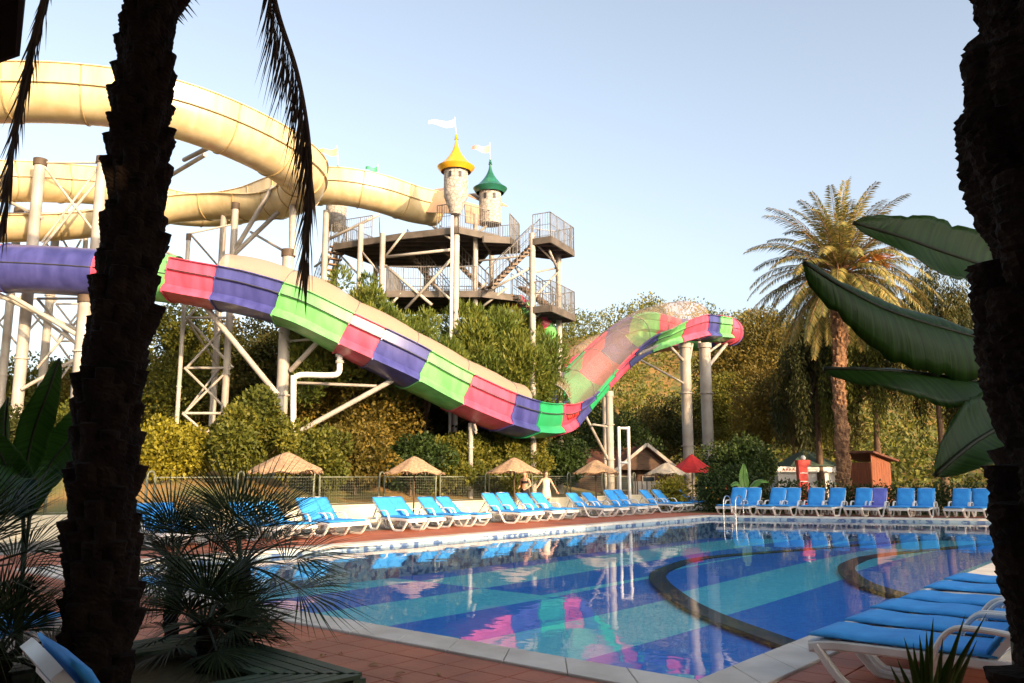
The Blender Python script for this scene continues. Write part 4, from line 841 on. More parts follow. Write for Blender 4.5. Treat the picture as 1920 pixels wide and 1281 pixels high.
# ================================================================== BACKGROUND VEGETATION
def pine(label, x, Z, ytop, hw, ybase, **kw):
    d = dict(n=15000, leaf=(0.26, 0.06), k=34, sub=0.55, up=0.9, outward=0.8, cat='tree', name='pine_tree', group='pines below the slide tower', flat=1.15); d.update(kw); return ptree(label, x, Z, ytop, hw, ybase, M['lf_pine'], **d)
pine('large spreading pine in front of the tower stairs', 938, 37.2, 592, 96, 800, n=70000, k=110, sub=0.6, ysc=0.62)
pine('pine with tufted top just left of the large spreading one', 795, 35.2, 592, 56, 800, n=24000, k=40, sub=0.5)
pine('pine top showing above the coloured slide left of the tower columns', 650, 33.8, 518, 92, 760, n=44000, k=90, sub=0.5)
BG = 'trees behind the slides'
for i, (lab, x, Z, yt, hw, yb, m, n) in enumerate([
 ('dark green tree behind the slide in the left centre', 480, 40, 585, 95, 860, 'lf_dark', 11000), ('russet tree behind the lattice tower', 390, 41, 590, 80, 860, 'lf_brown', 9000),
 ('tall olive tree just right of the dark palm trunk', 320, 38, 560, 70, 860, 'lf_olive', 9000), ('russet tree under the pink slide section', 640, 35.5, 660, 85, 860, 'lf_brown', 12000),
 ('dark tree below the blue slide section', 560, 39, 640, 80, 870, 'lf_dark', 9000), ('russet bush-like tree beside the white pipe strut', 700, 34.2, 735, 62, 880, 'lf_brown', 9000),
 ('dark tree in the shade below the middle of the slide', 790, 38, 720, 80, 880, 'lf_dark', 9000), ('dark tree below the dip of the slide', 900, 40, 760, 90, 885, 'lf_dark', 9000),
 ('sunlit olive tree at the far left edge', 20, 40, 668, 85, 850, 'lf_olive', 9000), ('sunlit olive tree behind the far left columns', 110, 44, 690, 75, 850, 'lf_olive', 8000), ('olive tree half behind the dark palm trunk', 215, 42, 660, 90, 860, 'lf_brown', 9000),
 ('dark tree behind the brown house', 1130, 50, 770, 75, 880, 'lf_hedge', 7000), ('broad dark tree behind the twin columns', 1255, 56, 745, 62, 890, 'lf_dark', 9000),
 ('dark bushy tree right of the twin columns', 1392, 43, 842, 45, 900, 'lf_hedge', 7000)]):
    ptree(lab, x, Z, yt, hw, yb, M[m], n=n * 2, leaf=(0.17, 0.10), k=60, sub=0.72, group=BG)
TR = 'tall trees on the right'
ptree('tall russet conifer behind the right end of the slide', 1432, 60, 566, 80, 860, M['lf_brown'], n=36000, leaf=(0.26, 0.10), k=60, sub=1.1, up=0.1, group=TR, name='conifer_tree')
ptree('golden conifer below the feathery date palm, left side', 1378, 58, 700, 62, 870, M['lf_olive'], n=18000, leaf=(0.24, 0.09), k=36, sub=0.9, group=TR, name='conifer_tree')
ptree('golden bushy conifer left of the date palm trunk', 1490, 50, 690, 80, 870, M['lf_brown'], n=24000, leaf=(0.24, 0.09), k=44, sub=0.9, group=TR, name='conifer_tree')
for lab, x, Z, yt, hw in [('weeping tree directly behind the date palm trunk', 1540, 44, 535, 75), ('weeping golden tree right of the date palm trunk', 1650, 42, 505, 90), ('weeping tree behind the big banana leaves', 1770, 40, 455, 110), ('weeping tree at the right edge behind the black trunk', 1900, 40, 480, 110)]:
    p = at(x, Z); h = hz(yt, Z); r = hw * Z / FPX; t = thing('weeping_tree', lab, 'tree', p, 0, TR); cl = []
    for k in range(70):
        th = random.uniform(0, 6.283); rr = r * math.sqrt(random.random()); zt_ = h * (0.97 - 0.35 * (rr / r) ** 2) * random.uniform(0.9, 1); ln = random.uniform(0.15, 0.42) * h
        cl.append(((rr*math.cos(th), rr*math.sin(th), zt_ - ln / 2), (0.42, 0.42, ln / 2)))
    crown('crown', cl, 26000, 0.24, 0.055, M['lf_olive' if 'golden' in lab else 'lf_dark'], t, up=0, outward=0.15, droop=1.0, shell=0.1); limbs(t, h * 0.45, cl, 0.2, M['trunk'])
# shrubs by the fence
SH = 'shrubs between the fence and the slides'
for lab, x, Z, yt, hw, m, n in [('bright golden shrub right of the dark palm trunk', 312, 26.5, 785, 48, 'lf_gold', 4500), ('small golden shrub below the lattice tower', 362, 27.5, 800, 30, 'lf_gold', 3000), ('large olive shrub around the column foot', 470, 28, 742, 72, 'lf_olive', 12000),
   ('olive shrub behind the first thatched parasol', 590, 29, 800, 52, 'lf_olive', 7000), ('russet shrub on the dry bank', 665, 30.5, 798, 60, 'lf_brown', 7000), ('olive shrub left of the parasol by the two women', 862, 34.6, 812, 62, 'lf_olive', 10000), ('olive shrub below the green dip section', 955, 36.6, 800, 60, 'lf_olive', 9000),
   ('low olive shrub at the fence behind the parasol', 850, 33.2, 872, 60, 'lf_olive', 5000), ('low olive shrub at the fence beside the women', 935, 34.8, 868, 50, 'lf_olive', 5000), ('dark green shrub right of the walking women', 1052, 38.6, 826, 40, 'lf_hedge', 8000), ('olive shrub at the left edge behind the banana leaves', 130, 28, 770, 60, 'lf_olive', 6000), ('dark shrub at the far left behind the banana plants', 20, 27, 790, 70, 'lf_dark', 6000), ('dark shrub filling the shade under the slide middle', 770, 32, 820, 60, 'lf_hedge', 6000)]:
    ptree(lab, x, Z, yt, hw, 905, M[m], n=int(n * 1.7), leaf=(0.14, 0.085), k=44, sub=0.36, cat='shrub', name='shrub', group=SH, trunk=0.06, low=-0.9)
# hedge behind the back row, one mass of leaves
cl = []
for k in range(130):
    bb = -16.5 + 20 * k / 130; aa = far_a(bb) + 4.4 + random.uniform(-.5, .5); p = AB(aa, bb); hh = random.uniform(0.45, 0.75); cl.append(((p.x, p.y, hh * 0.9), (0.55, 0.55, hh)))
hd = thing('hedge', 'dark green flowering hedge behind the back row of loungers', 'hedge', (0, 0, 0)); crown('foliage', cl, 26000, 0.12, 0.07, M['lf_hedge'], hd); stuff(hd.children[0])
crown('blossom', random.sample(cl, 50), 500, 0.09, 0.08, M['lf_flower'], hd, shell=0.95); stuff(hd.children[1])
for lab, x, y_, m, n in [('yellow flowering bush left of the pool ladder', 1258, 905, 'lf_gold', 1500), ('light green leafy bush above the hedge left end', 1345, 892, 'lf_hedge', 4000), ('green bush above the hedge left of the small banana plant', 1378, 880, 'lf_hedge', 4000)]:
    ptree(lab, x, 37, y_, 36 if n > 2000 else 18, 935, M[m], n=n, leaf=(0.16, 0.09), k=26, sub=0.45, cat='shrub', name='shrub', group='bushes at the hedge', trunk=0.05, low=-0.9)
# far wooded hill
b = MB(); vs = []; nx, ny = 70, 26
def hill_z(x, y): 
    f = min(max((y - 80) / 90, 0), 1); f = f * f * (3 - 2 * f); return f * (21 + 7 * math.sin(x * 0.021 + 0.4) + 3 * math.sin(x * 0.06) + 2.5 * math.sin(y * 0.05 + x * 0.03)) - 0.3
for i in range(nx + 1):
    for j in range(ny + 1): x = -150 + 400 * i / nx; y = 75 + 170 * j / ny; vs.append((x, y, hill_z(x, y)))
b.add(vs, [(i*(ny+1)+j, (i+1)*(ny+1)+j, (i+1)*(ny+1)+j+1, i*(ny+1)+j+1) for i in range(nx) for j in range(ny)]); struct(b.build('hill', M['bank'], smooth=True))
cl = []
for k in range(900):
    x = random.uniform(-30, 120); y = random.uniform(82, 190) if random.random() < .8 else random.uniform(82, 120); s = random.uniform(2.0, 3.6); cl.append(((x, y, hill_z(x, y) + s * 0.8), (s, s, s * 1.2)))
fw = crown('hill_wood', cl, 200000, 0.5, 0.3, M['lf_olive'], None, shell=0.7); stuff(fw); tag(fw, 'distant olive wood covering the hillside right of the tower', 'wood')

# ================================================================== DATE PALM (right)
def frond(mb_r, leaves, base, dirv, length, curl, leaf_len, droop=0.5, n=46, vee=0.5, start=0.12, r0=0.035):
    """rachis with two ranks of leaflets; collects leaf arrays"""
    d = Vector(dirv).normalized(); p = Vector(base); pts = [p.copy()]; steps = 14
    for i in range(steps):
        d = (d + Vector((0, 0, -curl / steps * (0.4 + 1.2 * i / steps)))).normalized(); p = p + d * (length / steps); pts.append(p.copy())
    mb_r.tube(pts, [r0 * (1 - 0.85 * i / steps) for i in range(steps + 1)], 5, mi=0)
    for k in range(n):
        f = start + (1 - start) * k / (n - 1); q = f * steps; i = min(int(q), steps - 1); pos = pts[i].lerp(pts[i+1], q - i); t = (pts[i+1] - pts[i]).normalized()
        s = t.cross(Vector((0, 0, 1))); s = s.normalized() if s.length > 1e-3 else Vector((1, 0, 0)); u = s.cross(t)
        ll = leaf_len * (math.sin(math.pi * (0.12 + 0.80 * f)) ** 0.7)
        for sg in (-1, 1):
            ax = (s * sg * 0.85 + t * 0.75 + u * vee * 0.5 + Vector((0, 0, -droop * random.uniform(0.6, 1.3))) + Vector((random.uniform(-.1, .1), random.uniform(-.1, .1), random.uniform(-.1, .1)))).normalized()
            leaves.append((pos, ax, u, ll * random.uniform(0.85, 1.1)))
def finish_leaves(name, leaves, width, m, parent, bend=-0.15):
    o = Vector((0, 0, 0)); B = np.array([l[0] for l in leaves], float); A_ = np.array([l[1] for l in leaves], float); U_ = np.array([l[2] for l in leaves], float); Ln = np.array([l[3] for l in leaves], float)
    return leaf_mesh(name, B, A_, U_, Ln, np.full(len(B), width), m, parent, bend=bend)
def boot_trunk(path, rad, rows, per, depth, nz=260, nth=48, seed=1, jag=0.35):
    """palm trunk whose old leaf bases stand out in spiralling rows"""
    r_ = random.Random(seed); path = resample(path, arclen(path)[-1] / nz); fr2 = []; vs = []
    jit = {}
    for i, p in enumerate(path):
        t = (path[min(i+1, len(path)-1)] - path[max(i-1, 0)]).normalized(); s = t.cross(Vector((0, 1, 0))).normalized(); u = s.cross(t); f = i / (len(path) - 1); R_ = rad(f)
        for k in range(nth):
            th = 2*math.pi*k/nth; row = f * rows; ang = th / (2*math.pi) * per
            best = 0
            for ri in (math.floor(row), math.floor(row) - 1):
                off = 0.5 * (ri % 2); kk = math.floor(ang + off); key = (ri, kk % per); 
                if key not in jit: jit[key] = (r_.uniform(0.15, 1.45), r_.uniform(-.45, .45))
                am, sh = jit[key]; v = row - ri + sh; x = abs((ang + off) - kk - 0.5) * 2
                if 0 <= v <= 1.6: best = max(best, am * (v / 1.6) ** 0.8 * max(0, 1 - x ** 2.5 * 1.1))
            vs.append(p + (s * math.cos(th) + u * math.sin(th)) * (R_ + depth * (best - jag) + r_.uniform(-.09, .09) * depth + depth * 0.35 * math.sin(f * 31 + 2 * th + seed) * math.sin(f * 13.7 + seed * 2 + th)))
    n = nth; mb = MB(); N = len(path); mb.add(vs, [(i*n+k, i*n+(k+1)%n, (i+1)*n+(k+1)%n, (i+1)*n+k) for i in range(N-1) for k in range(n)]); mb.add([vs[(N-1)*n+k] for k in range(n)], [tuple(range(n))]); return mb
zp = 36.0; pb_ = at(1582, zp); ptop = P(1576, 520, zp); dp = thing('date_palm', 'tall feathery date palm rising behind the back row', 'palm tree', pb_)
mb = boot_trunk([Vector((0, 0, -0.1)), Vector((0.02, 0, (ptop.z) * 0.5)), Vector((ptop.x - pb_.x, 0, ptop.z))], lambda f: 0.235 + 0.17 * max(0, (f - 0.55) / 0.45) + 0.05 * (1 - f), 46, 11, 0.10, 220, 36, 3); mb.build('trunk', M['barkw'], dp)
mbr = MB(); lv = []; c0 = Vector((ptop.x - pb_.x, 0, ptop.z - 0.1))
for k in range(96):
    th = k * 2.39996; e = 1.5 - 2.15 * (k / 96) ** 1.0; d = Vector((math.cos(th) * math.cos(e), math.sin(th) * math.cos(e), math.sin(e)))
    frond(mbr, lv, c0 + Vector((d.x * 0.25, d.y * 0.25, d.z * 0.15 + 0.2)), d, random.uniform(3.5, 4.5), 1.1 + 0.6 * random.random(), 0.55, 0.40, 72)
mbr.build('rachises', M['barkw'], dp); finish_leaves('crown', lv, 0.050, M['lf_datepalm'], dp, -0.3)
mbf = MB()
for k in range(5):
    th = 0.2 + k * 0.25 - 0.6; p0 = c0 + Vector((0.3, -0.3, 0.3)); p1 = p0 + Vector((math.cos(th), -0.6, 0.5 + 0.1 * k)) * 0.8
    for j in range(14): e = p1 + Vector((random.uniform(.2, .9), random.uniform(-.4, .2), random.uniform(-.6, .1))); mbf.tube(spline([p0, p1, e], 3), 0.018, 4)
mbf.build('fruit_stalks', mat('orange_date_stalks', (0.60, 0.24, 0.05), (0.45, 0.16, 0.03), 5, 0.7), dp)

# ================================================================== HOUSE, KIOSK, HUT, RED UMBRELLA
hs = thing('brown_house', 'low dark brown house with tiled gable roof behind the steel post', 'house', at(1180, 46)); x0, x1 = at(1085, 46).x, at(1250, 46).x; Y0 = 46
ze, zr = hz(876, 46), hz(838, 46)
xr0, xm, xr1 = at(1100, 46).x, at(1208, 46).x, at(1252, 46).x
mb = MB(); mb.box(((x0 + x1) / 2, 49, ze / 2), (x1 - x0, 5.6, ze)); mb.build('wall', M['wood_dark'], hs, world=True)
def slab(mb, a, b_, c, d, th=0.12): a, b_, c, d = map(Vector, (a, b_, c, d)); n = (b_ - a).cross(d - a).normalized() * th; mb.add([a, b_, c, d, a + n, b_ + n, c + n, d + n], [(3,2,1,0),(4,5,6,7),(0,1,5,4),(1,2,6,5),(2,3,7,6),(3,0,4,7)])
mb = MB(); slab(mb, (x0 - 0.4, 45.6, ze - 0.1), (xm, 45.6, ze - 0.1), (xm, 49, zr), (x0 - 0.4, 49, zr)); slab(mb, (x0 - 0.4, 49, zr), (xm, 49, zr), (xm, 52.4, ze), (x0 - 0.4, 52.4, ze)); mb.build('roof', M['rooftile'], hs, world=True)
xg = xm + 0.05
mb = MB(); slab(mb, (xg - 1.7, 45.2, ze - 0.15), (xg - 1.7, 49.5, ze - 0.15), (xg, 49.5, zr + 0.1), (xg, 45.2, zr + 0.1)); slab(mb, (xg, 45.2, zr + 0.1), (xg, 49.5, zr + 0.1), (xg + 1.7, 49.5, ze - 0.2), (xg + 1.7, 45.2, ze - 0.2)); rf = mb.build('porch_roof', M['rooftile'], hs, world=True)
for s in (-1, 1): mb = MB(); mb.bar((xg, 45.12, zr + 0.12), (xg + s * 1.75, 45.12, ze - 0.18), 0.06, 0.16); mb.build('barge_board', M['steel'], rf, world=True)
mb = MB(); mb.add([(xg - 1.6, 45.5, ze - 0.15), (xg + 1.6, 45.5, ze - 0.15), (xg, 45.5, zr), (xg - 1.6, 45.6, ze - 0.15), (xg + 1.6, 45.6, ze - 0.15), (xg, 45.6, zr)], [(0, 1, 2), (3, 5, 4), (0, 1, 4, 3), (1, 2, 5, 4), (2, 0, 3, 5)]); mb.build('gable', M['wood_dark'], hs, world=True)
for k in (-1.2, 0.2): mb = MB(); mb.box((xg + k, 46.15, ze * 0.55), (0.7, 0.06, 0.8)); wn = mb.build('window', M['steel'], hs, world=True); mb = MB(); mb.box((xg + k, 46.1, ze * 0.55), (0.58, 0.04, 0.68)); mb.build('pane', M['glass'], wn, world=True)
mb = MB()
for k in range(7): q = at(1190 + 9 * k, 44); mb.box((q.x, q.y, 0.6), (0.2, 0.03, 1.2))
mb.build('screen_fence', M['steel'], hs, world=True)
def canopy_umbrella(name, label, loc, r, zr_, za, m, sides=8):
    t = thing(name, label, 'umbrella', loc); mb = MB(); mb.tube([(0, 0, -0.02), (0, 0, za)], 0.035, 8); mb.build('pole', M['pole_dark'], t, True)
    mb = MB(); n = sides; v = [(0, 0, za)]; 
    for ring, (f, zz) in enumerate(((0.5, zr_ + (za - zr_) * 0.46), (1.0, zr_), (1.0, zr_ - 0.18))):
        for k in range(n * 2): th = math.pi * k / n; rr = r * f * (1 if k % 2 == 0 else 0.955); v.append((rr*math.cos(th), rr*math.sin(th), zz - (0.03 if k % 2 else 0)))
    N = n * 2; fs = [(0, 1 + k, 1 + (k+1) % N) for k in range(N)] + [(1 + q*N + k, 1 + q*N + (k+1) % N, 1 + (q+1)*N + (k+1) % N, 1 + (q+1)*N + k) for q in range(2) for k in range(N)]
    mb.add(v, fs); o = mb.build('canopy', m, t); sd = o.modifiers.new('thick', 'SOLIDIFY'); sd.thickness = 0.012
    for k in range(n): th = 2*math.pi*k/n; mb = MB(); mb.tube([(0, 0, za - 0.05), (r*0.96*math.cos(th), r*0.96*math.sin(th), zr_ - 0.02)], 0.014, 5); mb.build('rib', M['pole_dark'], t)
    return t
q = at(1298, 41); canopy_umbrella('red_umbrella', 'red canvas umbrella between the twin slide columns', q, 1.0, hz(879, 41), hz(851, 41), M['red_cloth'])
# white kiosk with green tent roof
kx0, kx1 = at(1455, 44).x, at(1572, 44).x; kc = at(1515, 44); ks = thing('kiosk', 'white kiosk counter under a dark green tent roof behind the hedge', 'kiosk', kc); kz0, kz1 = hz(876, 44), hz(840, 44)
mb = MB(); mb.box(((kx0+kx1)/2, 45.4, kz0 / 2 - 0.1), (kx1 - kx0 - 0.3, 2.6, kz0 - 0.3)); mb.build('counter', M['white_paint'], ks, world=True)
mb = MB(); mb.box(((kx0+kx1)/2, 44.0, kz0 - 0.12), (kx1 - kx0, 0.12, 0.30)); fs_ = mb.build('fascia', M['white_paint'], ks, world=True)
mb = MB(); 
for k in range(6): xx = kx0 + 0.35 + k * 0.17; mb.tube([(xx, 43.92, kz0 - 0.2), (xx + 0.05, 43.92, kz0 - 0.05), (xx + 0.11, 43.92, kz0 - 0.18)], 0.02, 4)
mb.build('red_lettering', M['red_paint'], fs_, world=True)
mb = MB(); xc = at(1528, 44).x; rx = (kx1 - xc) + 0.1; mb.add([(xc - rx, 43.8, kz0 + 0.05), (xc + rx, 43.8, kz0 + 0.05), (xc + rx, 47, kz0 + 0.05), (xc - rx, 47, kz0 + 0.05), (xc, 45.4, kz1)], [(0,1,4),(1,2,4),(2,3,4),(3,0,4),(3,2,1,0)]); mb.build('tent_roof', M['green_cloth'], ks, world=True)
for xx in (kx0 + 0.1, kx1 - 0.1): mb = MB(); mb.tube([(xx, 43.95, -0.05), (xx, 43.95, kz0)], 0.05, 8); mb.build('post', M['white_paint'], ks, True, True)
rk = thing('display_stand', 'red upright display stand in front of the white kiosk', 'display stand', at(1504, 42)); rc_ = at(1504, 42); z1 = hz(862, 42)
mb = MB(); mb.box((rc_.x, rc_.y, z1 * 0.45), (0.45, 0.4, z1 * 0.9)); mb.box((rc_.x + 0.05, rc_.y, z1 * 0.93), (0.62, 0.45, z1 * 0.12)); mb.build('body', M['red_paint'], rk, world=True)
for k in range(3): mb = MB(); mb.box((rc_.x, rc_.y - 0.22, z1 * (0.35 + 0.18 * k)), (0.38, 0.06, 0.04)); mb.build('shelf', M['white_paint'], rk, world=True)
mb = MB(); mb.lathe([(0, z1 * 0.99), (0.1, z1), (0.13, z1 + 0.1), (0.08, z1 + 0.2), (0, z1 + 0.22)], 12, (rc_.x + 0.1, rc_.y, 0)); mb.build('white_knob', M['white_paint'], rk, True, True)
hu = thing('wooden_hut', 'small red-brown timber hut with shed roof and orange sunlit side', 'hut', at(1628, 41)); hc = at(1624, 41); hw_ = 1.5; h1, h2 = hz(850, 41), hz(866, 41); rzh = R(35)
Mh = Matrix.Rotation(rzh, 3, 'Z'); L2 = lambda x, y, z: Vector((hc.x, hc.y, 0)) + Mh @ Vector((x, y, z))
for k in range(8):
    for face in range(3):
        f = -0.7 + 0.2 * k; mb = MB(); w_ = 0.19
        c, s_ = {0: ((f, -0.8), (w_, 0.04)), 1: ((0.8, f), (0.04, w_)), 2: ((-0.8, f), (0.04, w_))}[face]; z1_ = h2 - 0.05 + (0.0 if face else 0.0)
        mb.box(L2(c[0], c[1], z1_ / 2), (s_[0], s_[1], z1_), rz=rzh); mb.build('plank', M['orange_panel'] if face == 1 and 2 <= k <= 5 else M['wood_red'], hu, world=True)  # middle boards of one side carry the sun's orange as their colour
mb = MB(); slab(mb, L2(-1.05, -1.1, h1), L2(1.1, -1.1, h2), L2(1.1, 1.0, h2), L2(-1.05, 1.0, h1), 0.09); mb.build('roof', M['rooftile'], hu, world=True)
mb = MB(); mb.add([L2(-0.79, -0.8, h2 - 0.06), L2(0.79, -0.8, h2 - 0.06), L2(-0.79, -0.8, h1 - 0.04)] + [L2(-0.79, -0.76, h2 - 0.06), L2(0.79, -0.76, h2 - 0.06), L2(-0.79, -0.76, h1 - 0.04)], [(0, 1, 2), (3, 5, 4), (0, 1, 4, 3), (1, 2, 5, 4), (2, 0, 3, 5)]); mb.build('gable_board', M['wood_red'], hu, world=True)

# ================================================================== PEOPLE (two women walking behind the loungers)
def body(joints, edges, radii, name, m, parent, root):
    me = bpy.data.meshes.new(name); keys = list(joints); me.from_pydata([joints[k] for k in keys], [(keys.index(a), keys.index(c)) for a, c in edges], [])
    me.materials.append(m); o = bpy.data.objects.new(name, me); col.objects.link(o); o.parent = parent
    sk = o.modifiers.new('skin', 'SKIN'); sk.use_smooth_shade = True
    if not me.skin_vertices: 
        bm = bmesh.new(); bm.from_mesh(me); bm.verts.layers.skin.verify(); bm.to_mesh(me); bm.free()
    for i, k in enumerate(keys):
        r = radii[k]; r = r if isinstance(r, tuple) else (r, r); me.skin_vertices[0].data[i].radius = r; me.skin_vertices[0].data[i].use_root = (k == root)
    ss = o.modifiers.new('sub', 'SUBSURF'); ss.levels = 2; ss.render_levels = 2
    return o
def person(label, loc, rz, arms, legs, top_m, hairm, dress):
    """arms: {'l': (elbow, wrist), ...} in body space, x = right, -y = forward"""
    t = thing('person', label, 'person', loc, rz, 'women walking behind the loungers')
    J = dict(pelvis=(0, 0, 0.92), waist=(0, 0.005, 1.06), chest=(0, 0, 1.25), collar=(0, 0.01, 1.37), neck=(0, 0, 1.43), chin=(0, -0.01, 1.49), head=(0, -0.012, 1.58), crown=(0, -0.005, 1.66))
    Rr = dict(pelvis=(0.145, 0.105), waist=(0.115, 0.085), chest=(0.135, 0.10), collar=(0.10, 0.06), neck=0.048, chin=0.06, head=(0.078, 0.092), crown=(0.05, 0.06)); E = [('pelvis', 'waist'), ('waist', 'chest'), ('chest', 'collar'), ('collar', 'neck'), ('neck', 'chin'), ('chin', 'head'), ('head', 'crown')]
    for s, sg in (('l', -1), ('r', 1)):
        el, wr = arms[s]; d = (Vector(wr) - Vector(el)).normalized(); pk = Vector(wr) + d * 0.08
        J.update({s+'sh': (sg*0.165, 0.01, 1.36), s+'el': el, s+'wr': wr, s+'pm': tuple(pk)}); Rr.update({s+'sh': 0.052, s+'el': 0.038, s+'wr': 0.026, s+'pm': (0.034, 0.018)}); E += [('collar', s+'sh'), (s+'sh', s+'el'), (s+'el', s+'wr'), (s+'wr', s+'pm')]
        side = d.cross(Vector((0, 1, 0))).normalized()
        for fi, (off, ln) in enumerate(((-0.026, 0.07), (-0.009, 0.082), (0.009, 0.076), (0.025, 0.06))):
            b_ = pk + side * off; J[f'{s}f{fi}a'] = tuple(b_ + d * ln * 0.5 + Vector((0, -0.008, 0))); J[f'{s}f{fi}b'] = tuple(b_ + d * ln + Vector((0, -0.03, 0))); Rr[f'{s}f{fi}a'] = 0.009; Rr[f'{s}f{fi}b'] = 0.008; E += [(s+'pm', f'{s}f{fi}a'), (f'{s}f{fi}a', f'{s}f{fi}b')]
        th = Vector(wr) + d * 0.03; J[s+'ta'] = tuple(th - side * 0.045 + d * 0.02); J[s+'tb'] = tuple(th - side * 0.06 + d * 0.06); Rr[s+'ta'] = 0.011; Rr[s+'tb'] = 0.009; E += [(s+'wr', s+'ta'), (s+'ta', s+'tb')]
        kn, an = legs[s]; J.update({s+'hp': (sg*0.09, 0, 0.86), s+'kn': kn, s+'an': an, s+'hl': (an[0], an[1]+0.03, an[2]-0.05), s+'to': (an[0]+sg*0.02, an[1]-0.16, an[2]-0.055)}); Rr.update({s+'hp': 0.092, s+'kn': 0.054, s+'an': 0.036, s+'hl': 0.034, s+'to': (0.036, 0.022)}); E += [('pelvis', s+'hp'), (s+'hp', s+'kn'), (s+'kn', s+'an'), (s+'an', s+'hl'), (s+'an', s+'to')]
    body(J, E, Rr, 'body', M['skin'], t, 'pelvis')
    mb = MB()
    for x in (-0.03, 0.03): mb.lathe([(0, -0.008), (0.009, 0), (0, 0.008)], 8, (x, -0.098, 1.585))
    mb.build('eyes', M['eye'], t, True); mb = MB(); mb.add([(0, -0.10, 1.592), (-0.014, -0.097, 1.555), (0.014, -0.097, 1.555), (0, -0.122, 1.556), (0, -0.095, 1.545)], [(0, 1, 3), (0, 3, 2), (1, 4, 3), (3, 4, 2)]); mb.build('nose', M['skin'], t, True)
    mb = MB(); mb.tube([(-0.024, -0.093, 1.525), (0, -0.100, 1.527), (0.024, -0.093, 1.525)], [0.003, 0.007, 0.003], 6); mb.build('mouth', M['lips'], t, True)
    for sg in (-1, 1): mb = MB(); mb.lathe([(0, -0.03), (0.010, -0.012), (0.014, 0.012), (0, 0.028)], 8, (sg*0.082, 0.0, 1.57)); mb.build('ear', M['skin'], t, True)
    mb = MB(); n = 16; vs = []                    # long hair: cap and a fall to the shoulder blades
    rings = [(0.0, 1.70, 0.0), (0.06, 1.69, 0.0), (0.088, 1.65, 0.008), (0.098, 1.59, 0.018), (0.100, 1.50, 0.03), (0.105, 1.40, 0.055), (0.095, 1.28, 0.075), (0.05, 1.20, 0.085)]
    for i, (r, z, dy) in enumerate(rings):
        for k in range(n):
            ph = 2*math.pi*k/n; x, y = math.cos(ph), math.sin(ph); front = max(0, -y) if i >= 3 else 0; vs.append((r * x * (1 - 0.1 * front), dy + r * 1.08 * y * (1 - 0.72 * front), z + 0.006 * math.sin(5 * ph + i)))
    mb.add(vs, [(i*n+k, i*n+(k+1)%n, (i+1)*n+(k+1)%n, (i+1)*n+k) for i in range(len(rings)-1) for k in range(n)]); mb.build('hair', hairm, t, True)
    mb = MB(); vs = []
    if dress: rg = [(0.150, 0.095, 1.345, 0), (0.158, 0.125, 1.26, 0), (0.135, 0.108, 1.13, 0), (0.140, 0.112, 1.05, 0), (0.175, 0.140, 0.90, 0), (0.200, 0.165, 0.74, 0), (0.215, 0.185, 0.60, 0)]
    else: rg = [(0.150, 0.12, 1.00, 0), (0.175, 0.138, 0.90, 0), (0.185, 0.145, 0.82, 0), (0.190, 0.148, 0.74, 0)]
    for i, (rx, ry, z, _) in enumerate(rg):
        for k in range(24): ph = 2*math.pi*k/24; rp = 1 + (0.03 * math.sin(6*ph) * i / len(rg)); vs.append((rx*math.cos(ph)*rp, ry*math.sin(ph)*rp, z))
    mb.add(vs, [(i*24+k, i*24+(k+1)%24, (i+1)*24+(k+1)%24, (i+1)*24+k) for i in range(len(rg)-1) for k in range(24)]); o = mb.build('dress' if dress else 'shorts', top_m, t, True); sd = o.modifiers.new('thick', 'SOLIDIFY'); sd.thickness = 0.006
    if not dress:
        mb = MB(); mb.lathe([(0.142, 1.20), (0.152, 1.25), (0.150, 1.30)], 24); o = mb.build('bikini_top', M['shorts'], t, True); o.scale = (1, 0.8, 1)
    return t
LG = {'l': ((-0.10, -0.10, 0.50), (-0.10, -0.05, 0.09)), 'r': ((0.10, 0.03, 0.49), (0.11, 0.22, 0.13))}
def stand(x, b_): a = solve(lambda t: AB(t, b_, 1.2), x, 0, 50); return AB(a, b_, 0.005)
person('walking woman in a cream dress with arms held out from her sides', stand(1024, -20.6), R(12), {'l': ((-0.30, -0.02, 1.16), (-0.44, -0.10, 1.00)), 'r': ((0.30, 0.03, 1.12), (0.45, 0.06, 0.90))}, LG, M['dress'], M['hair'], True)
person('woman in black shorts with long fair hair beside the thatched parasol', stand(984, -20.75), R(-30), {'l': ((-0.25, 0.06, 1.13), (-0.16, -0.17, 1.06)), 'r': ((0.24, 0.06, 1.12), (0.17, -0.16, 1.02))}, LG, M['shorts'], M['hair_fair'], False)

